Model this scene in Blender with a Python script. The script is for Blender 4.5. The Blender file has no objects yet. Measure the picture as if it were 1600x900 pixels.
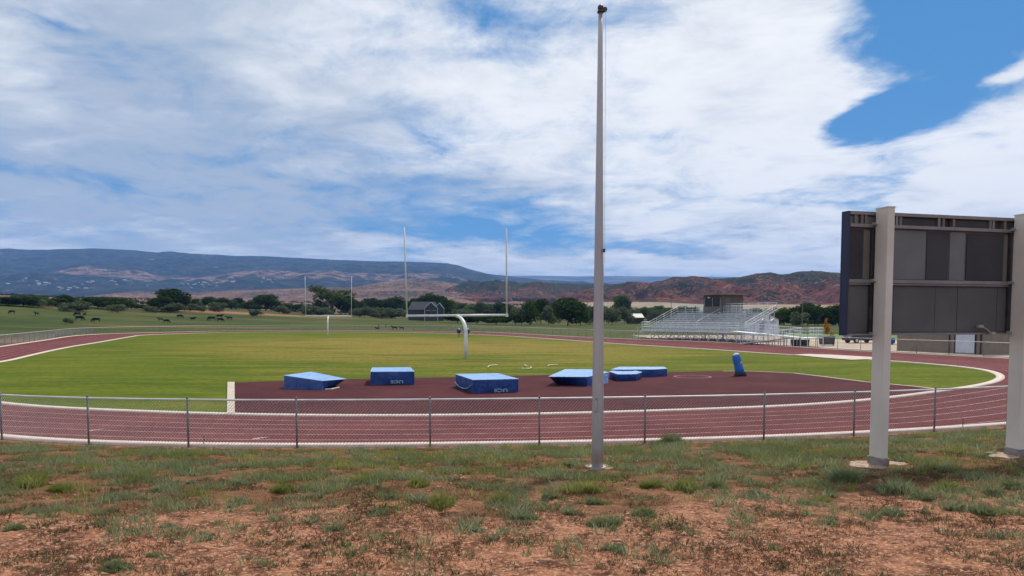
import bpy, math, random
import numpy as np
from mathutils import Vector
random.seed(7); rng = np.random.default_rng(7)
S = bpy.context.scene
# ------------------------------------------------------------------ camera
F = 1155.0; HORY = 493.0; PPY = 560.0; CH = 3.4
PITCH = math.atan((PPY-HORY)/F)
cd = bpy.data.cameras.new('camera'); cam = bpy.data.objects.new('camera', cd); S.collection.objects.link(cam)
cam.location = (0, 0, CH); cam.rotation_euler = (math.pi/2-PITCH, 0, 0)
cd.sensor_width = 36; cd.lens = 36*F/1600; cd.shift_y = (PPY-450)/1600; cd.clip_end = 60000; cd.clip_start = .05
S.camera = cam
SUN_EL = 52; SUN_AZ = 27; SUN_STR = 3.5; SUN_ANG = 3.5; SKY_STR = .11; EXPO = 0.2
HAZE = 6e-5
S.view_settings.view_transform = 'Standard'; S.view_settings.look = 'None'
S.view_settings.exposure = EXPO; S.view_settings.gamma = 1
S.cycles.volume_bounces = 1; S.cycles.max_bounces = 6; S.cycles.transparent_max_bounces = 8
S.cycles.volume_step_rate = 10
ld = bpy.data.lights.new('sun', 'SUN'); sun = bpy.data.objects.new('sun', ld); S.collection.objects.link(sun)
ld.energy = SUN_STR; ld.angle = math.radians(SUN_ANG); ld.color = (1, .93, .82)
e, a_ = math.radians(SUN_EL), math.radians(SUN_AZ)
sv = Vector((math.sin(a_)*math.cos(e), math.cos(a_)*math.cos(e), math.sin(e)))
sun.rotation_euler = sv.to_track_quat('Z', 'Y').to_euler(); sun.location = (20, 30, 60)

def ray(x, y):
    a = (x-800)/F; b = -(y-PPY)/F
    return np.array([a, math.cos(PITCH)+b*math.sin(PITCH), -math.sin(PITCH)+b*math.cos(PITCH)])
def pix(x, y, z=0.0):                      # photo pixel -> world point at height z
    r = ray(x, y); t = (z-CH)/r[2]; p = r*t
    return np.array([p[0], p[1], z])
def atY(x, y, Y):
    r = ray(x, y); t = Y/r[1]; return np.array([r[0]*t, Y, CH+r[2]*t])
def azel(x, y):
    r = ray(x, y); return math.atan2(r[0], r[1]), math.atan2(r[2], math.hypot(r[0], r[1]))

# ------------------------------------------------------------------ node helpers
class NT:
    def __init__(s, tree): s.t = tree; s.n = tree.nodes; s.l = tree.links
    def new(s, typ, **kw):
        n = s.n.new(typ)
        for k, v in kw.items(): setattr(n, k, v)
        return n
    def put(s, sock, v):
        if isinstance(v, bpy.types.NodeSocket): s.l.new(v, sock)
        elif v is not None:
            if isinstance(v, (tuple, list)) and len(v) == 3 and sock.type == 'RGBA': v = (*v, 1)
            sock.default_value = v
    def m(s, op, a, b=None, c=None, clamp=False):
        n = s.new('ShaderNodeMath', operation=op); n.use_clamp = clamp
        s.put(n.inputs[0], a)
        if b is not None: s.put(n.inputs[1], b)
        if c is not None: s.put(n.inputs[2], c)
        return n.outputs[0]
    def mix(s, f, a, b, mode='MIX'):
        n = s.new('ShaderNodeMix', data_type='RGBA', blend_type=mode); n.clamp_factor = True
        s.put(n.inputs[0], f); s.put(n.inputs[6], a); s.put(n.inputs[7], b); return n.outputs[2]
    def noise(s, vec, scale, det=4, rough=.55, dist=0.0):
        n = s.new('ShaderNodeTexNoise'); s.put(n.inputs['Vector'], vec)
        n.inputs['Scale'].default_value = scale; n.inputs['Detail'].default_value = det
        n.inputs['Roughness'].default_value = rough; n.inputs['Distortion'].default_value = dist
        return n.outputs['Fac']
    def ramp(s, v, lo, hi):
        n = s.new('ShaderNodeMapRange', interpolation_type='SMOOTHSTEP')
        s.put(n.inputs[0], v); n.inputs[1].default_value = lo; n.inputs[2].default_value = hi
        return n.outputs[0]
    def lin(s, v, lo, hi, a=0., b=1.):
        n = s.new('ShaderNodeMapRange'); s.put(n.inputs[0], v)
        for i, q in enumerate((lo, hi, a, b)): n.inputs[i+1].default_value = q
        return n.outputs[0]
    def scale(s, vec, sx, sy, sz, loc=(0, 0, 0)):
        n = s.new('ShaderNodeMapping'); s.put(n.inputs[0], vec)
        n.inputs['Scale'].default_value = (sx, sy, sz); n.inputs['Location'].default_value = loc
        return n.outputs[0]
    def pos(s): return s.new('ShaderNodeNewGeometry').outputs['Position']
    def island(s): return s.new('ShaderNodeNewGeometry').outputs['Random Per Island']
    def objrand(s): return s.new('ShaderNodeObjectInfo').outputs['Random']

# ------------------------------------------------------------------ world: daylight sky with broken cloud
W = bpy.data.worlds.new('World'); S.world = W; W.use_nodes = True
T = NT(W.node_tree); T.n.clear()
sky = T.new('ShaderNodeTexSky', sky_type='NISHITA'); sky.sun_disc = False
sky.sun_elevation = math.radians(SUN_EL); sky.sun_rotation = math.radians(SUN_AZ); sky.altitude = 1800
sky.dust_density = .3; sky.ozone_density = 3.0
gen = T.new('ShaderNodeTexCoord').outputs['Generated']
sep = T.new('ShaderNodeSeparateXYZ'); T.l.new(gen, sep.inputs[0]); dx, dy, dz = sep.outputs
zc = T.m('MAXIMUM', dz, 0.0)
den = T.m('ADD', zc, .13)
cmb = T.new('ShaderNodeCombineXYZ'); T.put(cmb.inputs[0], T.m('DIVIDE', dx, den)); T.put(cmb.inputs[1], T.m('DIVIDE', dy, den)); cmb.inputs[2].default_value = 3.3
P = cmb.outputs[0]                                             # cloud-layer coordinates
wn = T.new('ShaderNodeTexNoise'); T.put(wn.inputs['Vector'], P); wn.inputs['Scale'].default_value = 1.6; wn.inputs['Detail'].default_value = 7
ws = T.new('ShaderNodeSeparateColor'); T.l.new(wn.outputs['Color'], ws.inputs[0])
az = T.m('ADD', T.m('ARCTAN2', dx, dy), T.m('MULTIPLY', T.m('SUBTRACT', ws.outputs[0], .5), .30))
el = T.m('ADD', T.m('ARCSINE', dz), T.m('MULTIPLY', T.m('SUBTRACT', ws.outputs[1], .5), .15))
def blob(x, y, wx, wy, rot=0):
    u0, v0 = azel(x, y)
    u = T.m('SUBTRACT', az, u0); v = T.m('SUBTRACT', el, v0)
    c, s_ = math.cos(math.radians(rot)), math.sin(math.radians(rot))
    p = T.m('DIVIDE', T.m('ADD', T.m('MULTIPLY', u, c), T.m('MULTIPLY', v, s_)), wx/F)
    q = T.m('DIVIDE', T.m('SUBTRACT', T.m('MULTIPLY', v, c), T.m('MULTIPLY', u, s_)), wy/F)
    return T.m('EXPONENT', T.m('MULTIPLY', T.m('ADD', T.m('MULTIPLY', p, p), T.m('MULTIPLY', q, q)), -1.0))
def total(items):
    acc = None
    for (w, *a) in items:
        t = T.m('MULTIPLY', blob(*a), w); acc = t if acc is None else T.m('ADD', acc, t)
    return acc
cover = total([(-.98, 1415, 60, 85, 120), (-.92, 1560, 40, 120, 55), (-.8, 1370, 180, 55, 40), (-.75, 1425, 200, 60, 24),
               (1.35, 1500, 108, 60, 32, 20), (-.75, 1450, 160, 75, 26, 10), (.4, 1560, 290, 160, 60, 12), (.5, 1230, 120, 130, 130),
               (-.42, 815, 90, 75, 40), (-.3, 965, 30, 40, 40), (-.38, 760, 15, 70, 25),
               (-.6, 740, 350, 230, 40), (-.35, 560, 285, 120, 30), (-.3, 1030, 385, 110, 16), (-.5, 1330, 300, 80, 14, 6), (-.3, 700, 215, 45, 14),
               (-.3, 100, 275, 70, 14), (-.4, 100, 45, 50, 10, -10), (-.22, 300, 150, 130, 30, -20),
               (-.12, 100, 360, 220, 20), (.35, 300, 375, 180, 10), (.4, 1000, 415, 260, 12)])
n1 = T.noise(P, 2.2, 10, .64, .6); n2 = T.noise(T.scale(P, 1, .7, 1), 5.0, 10, .66, .5)
dens = T.m('ADD', T.m('ADD', .66, cover), T.m('ADD', T.m('MULTIPLY', T.m('SUBTRACT', n1, .5), 1.4), T.m('MULTIPLY', T.m('SUBTRACT', n2, .5), .95)))
alpha = T.ramp(dens, -.02, .78)
shade = total([(-.3, 200, 120, 400, 160), (-.75, 150, 285, 330, 75), (-.35, 450, 330, 260, 60), (-.35, 330, 170, 170, 50, -25), (-.22, 250, 60, 260, 60), (-.3, 720, 300, 160, 40),
               (.38, 1150, 210, 320, 150), (.25, 520, 60, 200, 60), (.4, 1560, 240, 170, 70), (.25, 760, 200, 110, 50), (-.35, 1000, 395, 200, 22), (.3, 1050, 415, 240, 14)])
n3 = T.noise(T.scale(P, 1, 1.3, 1, (4, 2, 0)), 2.4, 10, .62, .4)
sh = T.m('ADD', T.m('ADD', .58, T.m('MULTIPLY', shade, .8)), T.m('MULTIPLY', T.m('SUBTRACT', n3, .5), 1.55), clamp=True)
K = 1/SKY_STR
ccol = T.mix(T.ramp(sh, 0, .95), (.40*K, .47*K, .575*K), (.88*K, .89*K, .90*K))
blue = T.mix(1.0, sky.outputs[0], (.78, 1.02, 1.22), 'MULTIPLY')
deep = T.mix(.8, blue, (.05*K, .215*K, .46*K))
skyc = T.mix(T.m('MULTIPLY', alpha, .97), deep, ccol)
bg = T.new('ShaderNodeBackground'); T.put(bg.inputs[0], skyc); bg.inputs[1].default_value = SKY_STR
out = T.new('ShaderNodeOutputWorld'); T.l.new(bg.outputs[0], out.inputs[0])
W.cycles.sampling_method = 'MANUAL'; W.cycles.sample_map_resolution = 512

# ------------------------------------------------------------------ material helpers
MATS = {}
def mat(name, build):
    if name in MATS: return MATS[name]
    m = bpy.data.materials.new(name); m.use_nodes = True; t = NT(m.node_tree); t.n.clear()
    o = t.new('ShaderNodeOutputMaterial'); sh_ = build(t); t.l.new(sh_, o.inputs[0]); MATS[name] = m; return m
def bsdf(t, col, rough=.8, metal=0., spec=.3, bump=None, bstr=.3, bdist=.02):
    b = t.new('ShaderNodeBsdfPrincipled'); t.put(b.inputs['Base Color'], col); t.put(b.inputs['Roughness'], rough)
    b.inputs['Metallic'].default_value = metal; b.inputs['Specular IOR Level'].default_value = spec
    if bump is not None:
        bn = t.new('ShaderNodeBump'); bn.inputs['Strength'].default_value = bstr; bn.inputs['Distance'].default_value = bdist
        t.put(bn.inputs['Height'], bump); t.l.new(bn.outputs[0], b.inputs['Normal'])
    return b.outputs[0]
def simple(name, c1, c2=None, scale=3., rough=.7, metal=0., spec=.3, bstr=.25, bdist=.01, stretch=(1, 1, 1)):
    def f(t):
        p = t.scale(t.pos(), *stretch); n = t.noise(p, scale, 6, .6)
        c = t.mix(t.ramp(n, .35, .68), c1, c2 or tuple(x*.75 for x in c1))
        return bsdf(t, c, rough, metal, spec, t.noise(p, scale*6, 4), bstr, bdist)
    return mat(name, f)
def leafmat(name, ca, cb, cc, transl=.3):
    def f(t):
        r = t.island(); o = t.objrand()
        c = t.mix(t.ramp(r, .1, .9), ca, cb); c = t.mix(t.ramp(t.noise(t.pos(), .45, 2), .45, .7), c, cc)
        c = t.mix(t.m('MULTIPLY', o, .45), c, tuple(x*.6 for x in ca))
        d = t.new('ShaderNodeBsdfDiffuse'); t.put(d.inputs[0], c)
        tr = t.new('ShaderNodeBsdfTranslucent'); t.put(tr.inputs[0], t.mix(1., c, (1.1, 1.25, .7), 'MULTIPLY'))
        mx = t.new('ShaderNodeMixShader'); mx.inputs[0].default_value = transl
        t.l.new(d.outputs[0], mx.inputs[1]); t.l.new(tr.outputs[0], mx.inputs[2]); return mx.outputs[0]
    return mat(name, f)

# ------------------------------------------------------------------ mesh helpers
class MB:
    def __init__(s): s.v = []; s.f = []
    def add(s, vs, fs):
        o = len(s.v); s.v += [tuple(map(float, p)) for p in vs]; s.f += [tuple(i+o for i in q) for q in fs]; return s
    def box(s, c, d, ax=None, ay=None, az_=None):
        ax = np.array(ax if ax is not None else (1, 0, 0), float); ay = np.array(ay if ay is not None else (-ax[1], ax[0], 0), float)
        az_ = np.array(az_ if az_ is not None else (0, 0, 1), float); c = np.array(c, float)
        vs = [c+ax*d[0]/2*i+ay*d[1]/2*j+az_*d[2]/2*k for i in (-1, 1) for j in (-1, 1) for k in (-1, 1)]
        return s.add(vs, [(0, 1, 3, 2), (4, 6, 7, 5), (0, 4, 5, 1), (2, 3, 7, 6), (0, 2, 6, 4), (1, 5, 7, 3)])
    def tube(s, p0, p1, r0, r1=None, n=8, caps=True):
        return s.path([p0, p1], [r0, r1 if r1 is not None else r0], n, caps)
    def path(s, pts, rr, n=8, caps=True):
        pts = [np.array(p, float) for p in pts]
        if not hasattr(rr, '__len__'): rr = [rr]*len(pts)
        vs = []
        ref = None
        for i, p in enumerate(pts):
            d = pts[min(i+1, len(pts)-1)]-pts[max(i-1, 0)]; d /= (np.linalg.norm(d)+1e-9)
            if ref is None: ref = np.array((0, 0, 1.)) if abs(d[2]) < .9 else np.array((1., 0, 0))
            u = np.cross(d, ref); u /= np.linalg.norm(u)+1e-9; w = np.cross(d, u); ref = -w if np.dot(-w, ref) > 0 else w
            for k in range(n):
                t = 2*math.pi*(k+.5)/n; vs.append(p+rr[i]*(u*math.cos(t)+w*math.sin(t)))
        fs = [(i*n+k, i*n+(k+1) % n, (i+1)*n+(k+1) % n, (i+1)*n+k) for i in range(len(pts)-1) for k in range(n)]
        if caps: fs += [tuple(range(n))[::-1], tuple((len(pts)-1)*n+k for k in range(n))]
        return s.add(vs, fs)
    def prism(s, poly, z0, z1, top=None):
        n = len(poly); top = top or poly
        vs = [(p[0], p[1], z0) for p in poly]+[(p[0], p[1], z1 if len(p) < 3 else p[2]) for p in top]
        return s.add(vs, [tuple(range(n))[::-1], tuple(range(n, 2*n))]+[(i, (i+1) % n, n+(i+1) % n, n+i) for i in range(n)])
    def build(s, name, m, parent=None, origin=(0, 0, 0), smooth=False, bevel=0):
        if parent is not None and origin == (0, 0, 0): origin = parent.get('_o', (0, 0, 0))
        o_ = np.array(origin, float); v = np.array(s.v, float)-o_
        me = bpy.data.meshes.new(name); me.from_pydata(v.tolist(), [], s.f); me.update()
        return link(name, me, m, parent, tuple(o_) if parent is None else (0, 0, 0), smooth, bevel, tuple(o_))
def link(name, me, m, parent=None, loc=(0, 0, 0), smooth=False, bevel=0, o_=(0, 0, 0)):
    if smooth: me.shade_smooth()
    if m is not None: me.materials.append(m)
    ob = bpy.data.objects.new(name, me); S.collection.objects.link(ob); ob.location = loc; ob['_o'] = o_
    if parent is not None: ob.parent = parent
    if bevel:
        bv = ob.modifiers.new('bevel', 'BEVEL'); bv.width = bevel; bv.segments = 2; bv.limit_method = 'ANGLE'
    return ob
def tag(o, label, cat, group=None):
    o['label'] = label; o['category'] = cat
    if group: o['group'] = group
    return o
def structure(o): o['kind'] = 'structure'; return o
def stuff(o, label, cat): o['kind'] = 'stuff'; o['label'] = label; o['category'] = cat; return o
def thing(name, label, cat, loc=(0, 0, 0), group=None):
    o = bpy.data.objects.new(name, None); S.collection.objects.link(o); o.location = tuple(map(float, loc)); o.empty_display_size = .3
    o['_o'] = tuple(map(float, loc)); return tag(o, label, cat, group)
def local_thing(*a, **k):
    o = thing(*a, **k); o['_o'] = (0., 0., 0.); return o
def copy_tree(o, parent=None):
    c = o.copy(); S.collection.objects.link(c)
    if parent is not None: c.parent = parent
    for ch in list(o.children): copy_tree(ch, c)
    return c
def npmesh(name, v, f, m, smooth=False):
    me = bpy.data.meshes.new(name); v = np.asarray(v, np.float32); f = np.asarray(f, np.int32); k = f.shape[1]
    me.vertices.add(len(v)); me.vertices.foreach_set('co', v.ravel())
    me.loops.add(f.size); me.loops.foreach_set('vertex_index', f.ravel())
    me.polygons.add(len(f)); me.polygons.foreach_set('loop_start', np.arange(0, f.size, k, dtype=np.int32))
    me.update(calc_edges=True)
    if smooth: me.shade_smooth()
    if m is not None: me.materials.append(m)
    return me

# smooth 2-D value noise for terrain
_pt = rng.random((256, 256))
def vnoise(x, y):
    x = np.asarray(x, float); y = np.asarray(y, float)
    xi = np.floor(x).astype(int); yi = np.floor(y).astype(int); fx = x-xi; fy = y-yi
    fx = fx*fx*(3-2*fx); fy = fy*fy*(3-2*fy); g = lambda i, j: _pt[(xi+i) & 255, (yi+j) & 255]
    return (g(0, 0)*(1-fx)+g(1, 0)*fx)*(1-fy)+(g(0, 1)*(1-fx)+g(1, 1)*fx)*fy-.5
def fbm(x, y, o=5):
    r = 0; a = 1
    for i in range(o): r = r+a*vnoise(x*2**i+13.7*i, y*2**i+5.1*i); a *= .5
    return r

# ------------------------------------------------------------------ oval outlines in plan
def closed(pts, n=720, sm=6):
    pts = np.array(pts, float); N = len(pts); res = []
    for i in range(N):
        p0, p1, p2, p3 = pts[i-1], pts[i], pts[(i+1) % N], pts[(i+2) % N]
        for t in np.linspace(0, 1, 40, endpoint=False):
            res.append(.5*(2*p1+(p2-p0)*t+(2*p0-5*p1+4*p2-p3)*t*t+(3*p1-p0-3*p2+p3)*t**3))
    res = np.array(res); d = np.r_[0, np.cumsum(np.linalg.norm(np.diff(np.vstack([res, res[:1]]), axis=0), axis=1))]
    s = np.linspace(0, d[-1], n, endpoint=False); xs = np.interp(s, d, np.r_[res[:, 0], res[0, 0]]); ys = np.interp(s, d, np.r_[res[:, 1], res[0, 1]])
    c = np.stack([xs, ys], 1)
    for _ in range(sm*6): c = (np.roll(c, 1, 0)+2*c+np.roll(c, -1, 0))/4
    return c
def g2(l): return [tuple(pix(*p)[:2]) for p in l]
inner = closed(g2([(298, 646.5), (474, 650.3), (700, 650), (925, 646), (1190, 637), (1290, 632), (1400, 621), (1480, 610), (1537, 602), (1562, 594), (1566, 588), (1548, 580), (1500, 573), (1360, 562), (1200, 552.5), (1100, 545.5), (960, 537), (780, 524.5)])
   + [(-20, 147), (-42, 153), (-58, 146), (-64, 130)] + g2([(206, 526), (150, 535.6), (112, 541.6), (75, 549), (37, 557.8), (0, 566)]) + [(-35.6, 45.5), (-29, 35.5)] + g2([(0, 631), (130, 640)]))
outerc = closed(g2([(300, 697), (430, 698), (660, 696), (925, 692), (1190, 685), (1400, 675), (1573, 664)]) + [(20, 24.9), (26, 28.3), (33, 34), (38.5, 42), (40.5, 50)]
   + g2([(1600, 562), (1540, 558.5), (1320, 547.3), (1135, 535.5), (1000, 530.5), (900, 526.5)]) + [(-6, 152), (-22, 160), (-44, 166), (-64, 160), (-74, 140)]
   + g2([(150, 522.5), (112, 525.3), (75, 531), (37, 536.6), (0, 542)]) + [(-49, 64), (-45, 50), (-38, 38), (-29, 29)] + g2([(0, 685), (130, 691.5)]))
def offs(c, d):
    t = np.roll(c, -1, 0)-np.roll(c, 1, 0); t /= np.linalg.norm(t, axis=1)[:, None]
    return c+np.stack([t[:, 1], -t[:, 0]], 1)*d           # counter-clockwise curve: outward normal
def area(c): return .5*np.sum(c[:, 0]*np.roll(c[:, 1], -1)-np.roll(c[:, 0], -1)*c[:, 1])
if area(inner) < 0: inner = inner[::-1].copy()
if area(outerc) < 0: outerc = outerc[::-1].copy()
def ring(c0, c1, z, name, m, h=None):
    n = len(c0); v = np.vstack([np.c_[c0, np.full(n, z)], np.c_[c1, np.full(n, z)]]); i = np.arange(n); j = (i+1) % n
    f = np.stack([i, n+i, n+j, j], 1)
    if h:                                                  # raised kerb with side faces
        v = np.vstack([v, np.c_[c0, np.full(n, z-h)], np.c_[c1, np.full(n, z-h)]])
        f = np.vstack([f, np.stack([2*n+i, i, j, 2*n+j], 1), np.stack([n+i, 3*n+i, 3*n+j, n+j], 1)])
    o = link(name, npmesh(name, v, f, m), None); return structure(o)
_ot = outerc[::2]
def dist_out(X, Y):                                        # distance outside the outer kerb (0 inside)
    X = np.atleast_1d(np.asarray(X, float)); Y = np.atleast_1d(np.asarray(Y, float)); sh_ = X.shape; X = X.ravel(); Y = Y.ravel()
    R = np.empty(len(X)); A = _ot; B = np.roll(_ot, -1, 0); E_ = B-A; L2 = (E_**2).sum(1)
    for s in range(0, len(X), 20000):
        x = X[s:s+20000, None]; y = Y[s:s+20000, None]
        t = np.clip(((x-A[:, 0])*E_[:, 0]+(y-A[:, 1])*E_[:, 1])/L2, 0, 1)
        d = np.sqrt(((x-A[:, 0]-t*E_[:, 0])**2+(y-A[:, 1]-t*E_[:, 1])**2).min(1))
        c = ((A[:, 1] > y) != (B[:, 1] > y)) & (x < E_[:, 0]*(y-A[:, 1])/(E_[:, 1]+1e-12)+A[:, 0])
        d[c.sum(1) % 2 == 1] = 0
        R[s:s+20000] = d
    return R.reshape(sh_)
def sstep(x, a, b):
    t = np.clip((x-a)/(b-a), 0, 1); return t*t*(3-2*t)
def hgt(X, Y, fine=True):
    X = np.asarray(X, float); Y = np.asarray(Y, float); r = np.hypot(X, Y)
    near = r < 260; d = np.full(X.shape, 100.)
    if near.any(): d[near] = dist_out(X[near], Y[near])
    dd = np.maximum(d-.45, 0); bank = 1.72*(1-np.exp(-(dd*.118/1.72)**1.06*1.25))*(1-sstep(Y, 34, 62))
    h = bank
    u = X/np.maximum(Y, 1.)
    A = np.interp(u, [-1.2, -.69, -.6, -.35, -.17, -.05, .3], [14, 12.5, 9.3, 5.6, 2.2, 0, 0])
    A = np.where(Y > 0, A, 14*(X < 0))
    far = A*sstep(r, 165, 430)+.0235*np.clip(r-440, 0, 2060)
    h = h+np.where(r > 150, far, 0)
    if fine:
        h = h+np.where(r < 60, sstep(dd, .1, 1.2)*(.10*fbm(X*.45, Y*.45, 3)+.035*fbm(X*3.1, Y*3.1, 4)), 0)
        h = h+sstep(r, 180, 400)*.5*fbm(X/40, Y/40, 3)
    return h
def grnd(x, y, fine=False):                                # photo pixel -> point on the terrain
    r = ray(x, y); ts = np.geomspace(3.5, 2400, 5000)
    X, Y, Z = r[0]*ts, r[1]*ts, CH+r[2]*ts; k = np.where(Z-hgt(X, Y, fine) < 0)[0]
    k = k[0] if len(k) else len(ts)-1
    return np.array([X[k], Y[k], float(hgt(X[k:k+1], Y[k:k+1], fine)[0])])
def onG(X, Y, fine=True): return float(hgt(np.array([X], float), np.array([Y], float), fine)[0])

# ------------------------------------------------------------------ ground sheet
def ground_mat(t):
    p = t.pos(); at = t.new('ShaderNodeVertexColor'); at.layer_name = 'zone'
    sp = t.new('ShaderNodeSeparateColor'); t.l.new(at.outputs[0], sp.inputs[0]); zd, zp, zl = sp.outputs
    n_a = t.noise(p, .55, 7, .62); n_b = t.noise(p, 3.2, 8, .7, .6); n_c = t.noise(p, 22, 6, .7)
    dirt = t.mix(t.ramp(n_b, .34, .64), (.090, .032, .019), (.36, .162, .092))
    dirt = t.mix(t.ramp(n_c, .48, .66), dirt, (.54, .32, .205))
    dirt = t.mix(t.m('MULTIPLY', t.ramp(t.noise(p, 8, 6, .72), .50, .62), .6), dirt, (.055, .025, .015))
    lit = t.mix(t.ramp(n_b, .3, .65), (.095, .037, .020), (.24, .11, .06)); lit = t.mix(t.m('MULTIPLY', t.ramp(n_c, .42, .66), .7), lit, (.075, .085, .03))
    lf = t.ramp(t.m('ADD', zl, t.m('MULTIPLY', t.m('SUBTRACT', n_a, .5), 1.5)), .38, .66)
    fore = t.mix(lf, dirt, lit)
    past = t.mix(t.ramp(t.noise(t.scale(p, .5, 1, 1), .05, 6, .6), .38, .62), (.032, .052, .012), (.068, .080, .020))
    past = t.mix(t.ramp(t.noise(t.scale(p, .3, 1, 1, (9, 4, 0)), .035, 5, .6), .56, .68), past, (.13, .085, .04))
    des = t.mix(t.ramp(t.noise(p, .012, 7, .65), .38, .62), (.15, .075, .06), (.20, .13, .095))
    des = t.mix(t.ramp(t.noise(p, .045, 6, .7), .52, .60), des, (.055, .07, .03))
    c = t.mix(zp, des, past); c = t.mix(zd, c, fore)
    bm = t.m('ADD', n_b, t.m('MULTIPLY', n_c, .5))
    return bsdf(t, c, .95, 0, .08, bm, .9, .05)
M_ground = mat('ground', ground_mat)
azs = np.radians(np.concatenate([np.linspace(-180, -48, 40, endpoint=False), np.linspace(-48, 48, 440, endpoint=False), np.linspace(48, 180, 40, endpoint=False)]))
rs = np.concatenate([[.01, 1, 2, 3], np.geomspace(3.6, 24, 330, endpoint=False), np.geomspace(24, 400, 230, endpoint=False), np.geomspace(400, 17000, 130)])
AZ, RR = np.meshgrid(azs, rs); GX = np.sin(AZ)*RR; GY = np.cos(AZ)*RR
GZ = hgt(GX, GY); GZ = np.where(RR > 14000, GZ-60*sstep(RR, 14000, 17000), GZ)
GZ = GZ-.0015
nr, na = GX.shape; idx = np.arange(nr*na).reshape(nr, na)
f = np.stack([idx[:-1, :], np.roll(idx, -1, 1)[:-1, :], np.roll(idx, -1, 1)[1:, :], idx[1:, :]], -1).reshape(-1, 4)
me = npmesh('ground', np.stack([GX, GY, GZ], -1).reshape(-1, 3), f, M_ground, True)
rr_ = RR.ravel(); gx, gy = GX.ravel(), GY.ravel()
dd = np.full(len(gx), 99.); k_ = rr_ < 220; dd[k_] = dist_out(gx[k_], gy[k_])
zd = np.where(gy < 60, 1., 0.)*(1-sstep(gy, 38, 60))
redpatch = np.exp(-((gx+75)/16)**2-((gy-97)/9)**2)+np.exp(-((gx+120)/42)**2-((gy-330)/18)**2)
zd = np.clip(np.maximum(zd, np.clip(redpatch*1.3, 0, 1)), 0, 1)
zp = 1-sstep(rr_, 380, 620)
zl = np.where(gy < 45, 1.05*(1-sstep(dd, 6.0, 13.5)), .3)
zl = zl-.9*np.exp(-(dd/.7)**2)*(gy < 45)
vc = me.color_attributes.new('zone', 'FLOAT_COLOR', 'POINT'); vc.data.foreach_set('color', np.stack([zd, zp, np.clip(zl, 0, 1), np.ones_like(zd)], 1).astype(np.float32).ravel())
structure(link('ground', me, None))

# ------------------------------------------------------------------ track, field, kerbs, markings
def track_mat(t):
    p = t.pos(); a = t.noise(p, .35, 6, .6); b = t.noise(p, 3, 6, .65)
    c = t.mix(t.ramp(a, .35, .65), (.100, .022, .024), (.138, .036, .036)); c = t.mix(t.m('MULTIPLY', t.ramp(b, .5, .75), .45), c, (.145, .055, .053))
    c = t.mix(t.m('MULTIPLY', t.ramp(t.noise(t.scale(p, .25, 1, 1), .8, 5), .55, .75), .35), c, (.17, .075, .07))
    return bsdf(t, c, .95, 0, .10, t.noise(p, 60, 3), .4, .004)
M_track = mat('track_surface', track_mat)
def dz_mat(t):
    p = t.pos(); a = t.noise(p, .3, 6, .6, .5)
    c = t.mix(t.ramp(a, .35, .66), (.055, .013, .017), (.078, .020, .023)); c = t.mix(t.m('MULTIPLY', t.ramp(t.noise(p, 2.2, 6, .7), .52, .8), .5), c, (.13, .052, .05))
    return bsdf(t, c, .95, 0, .10, t.noise(p, 50, 3), .4, .004)
M_dz = mat('apron_surface', dz_mat)
def field_mat(t):
    p = t.pos(); s = t.new('ShaderNodeSeparateXYZ'); t.l.new(p, s.inputs[0])
    # dry, browner turf through the middle of the pitch
    u = t.m('DIVIDE', t.m('ADD', s.outputs[0], t.m('ADD', 6., t.m('MULTIPLY', t.m('SUBTRACT', s.outputs[1], 70.), .33))), 33.)
    v = t.m('DIVIDE', t.m('SUBTRACT', s.outputs[1], 84.), 42.)
    mid = t.m('EXPONENT', t.m('MULTIPLY', t.m('ADD', t.m('MULTIPLY', u, u), t.m('MULTIPLY', v, v)), -1.))
    big = t.noise(t.scale(p, .7, 1, 1), .09, 6, .6, .4); st2 = t.noise(t.scale(p, .45, 1, 1, (3, 8, 0)), .22, 6, .65); st = t.noise(t.scale(p, .12, 1, 1), .8, 6, .65); fine = t.noise(p, 2.5, 6, .7)
    k = t.m('ADD', t.m('MULTIPLY', mid, .95), t.m('ADD', t.m('MULTIPLY', t.m('SUBTRACT', big, .5), 1.0), t.m('MULTIPLY', t.m('SUBTRACT', st, .5), 1.6)))
    c = t.mix(t.ramp(st, .3, .7), (.066, .100, .007), (.125, .150, .012))
    c = t.mix(t.ramp(k, .25, .95), c, (.235, .175, .040))
    c = t.mix(t.m('MULTIPLY', t.ramp(st, .58, .68), .6), c, (.045, .06, .010))
    c = t.mix(t.m('MULTIPLY', t.ramp(st2, .52, .64), .55), c, (.058, .088, .008)); c = t.mix(t.m('MULTIPLY', t.ramp(st2, .48, .36), .5), c, (.19, .165, .022)); c = t.mix(t.m('MULTIPLY', t.ramp(fine, .42, .66), .6), c, (.042, .060, .008))
    return bsdf(t, c, .95, 0, .05, t.m('ADD', fine, t.m('MULTIPLY', st, 2)), .6, .05)
M_field = mat('field_grass', field_mat)
M_conc = simple('concrete', (.50, .44, .37), (.40, .34, .28), 2.5, .9, bstr=.4)
M_foot = simple('dusty_footing', (.40, .31, .23), (.24, .155, .11), 7, .95, bstr=.7)
M_kerb = simple('kerb_concrete', (.62, .53, .47), (.50, .41, .36), 3, .85)
M_paint = simple('line_paint', (.52, .40, .40), (.36, .21, .21), 2.2, .8)
M_line = simple('faded_line_paint', (.50, .34, .35), (.30, .16, .17), 3.2, .9, spec=.1)
M_white = simple('white_paint', (.72, .72, .74), (.60, .60, .62), 2, .45, spec=.5)
def sheet(name, poly, z, m):
    v = [(p[0], p[1], z) for p in poly]; me = bpy.data.meshes.new(name); me.from_pydata(v, [], [tuple(range(len(v)))]); me.update()
    return structure(link(name, me, m))
ring(offs(inner, .2), outerc, .004, 'running_track', M_track)
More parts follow.
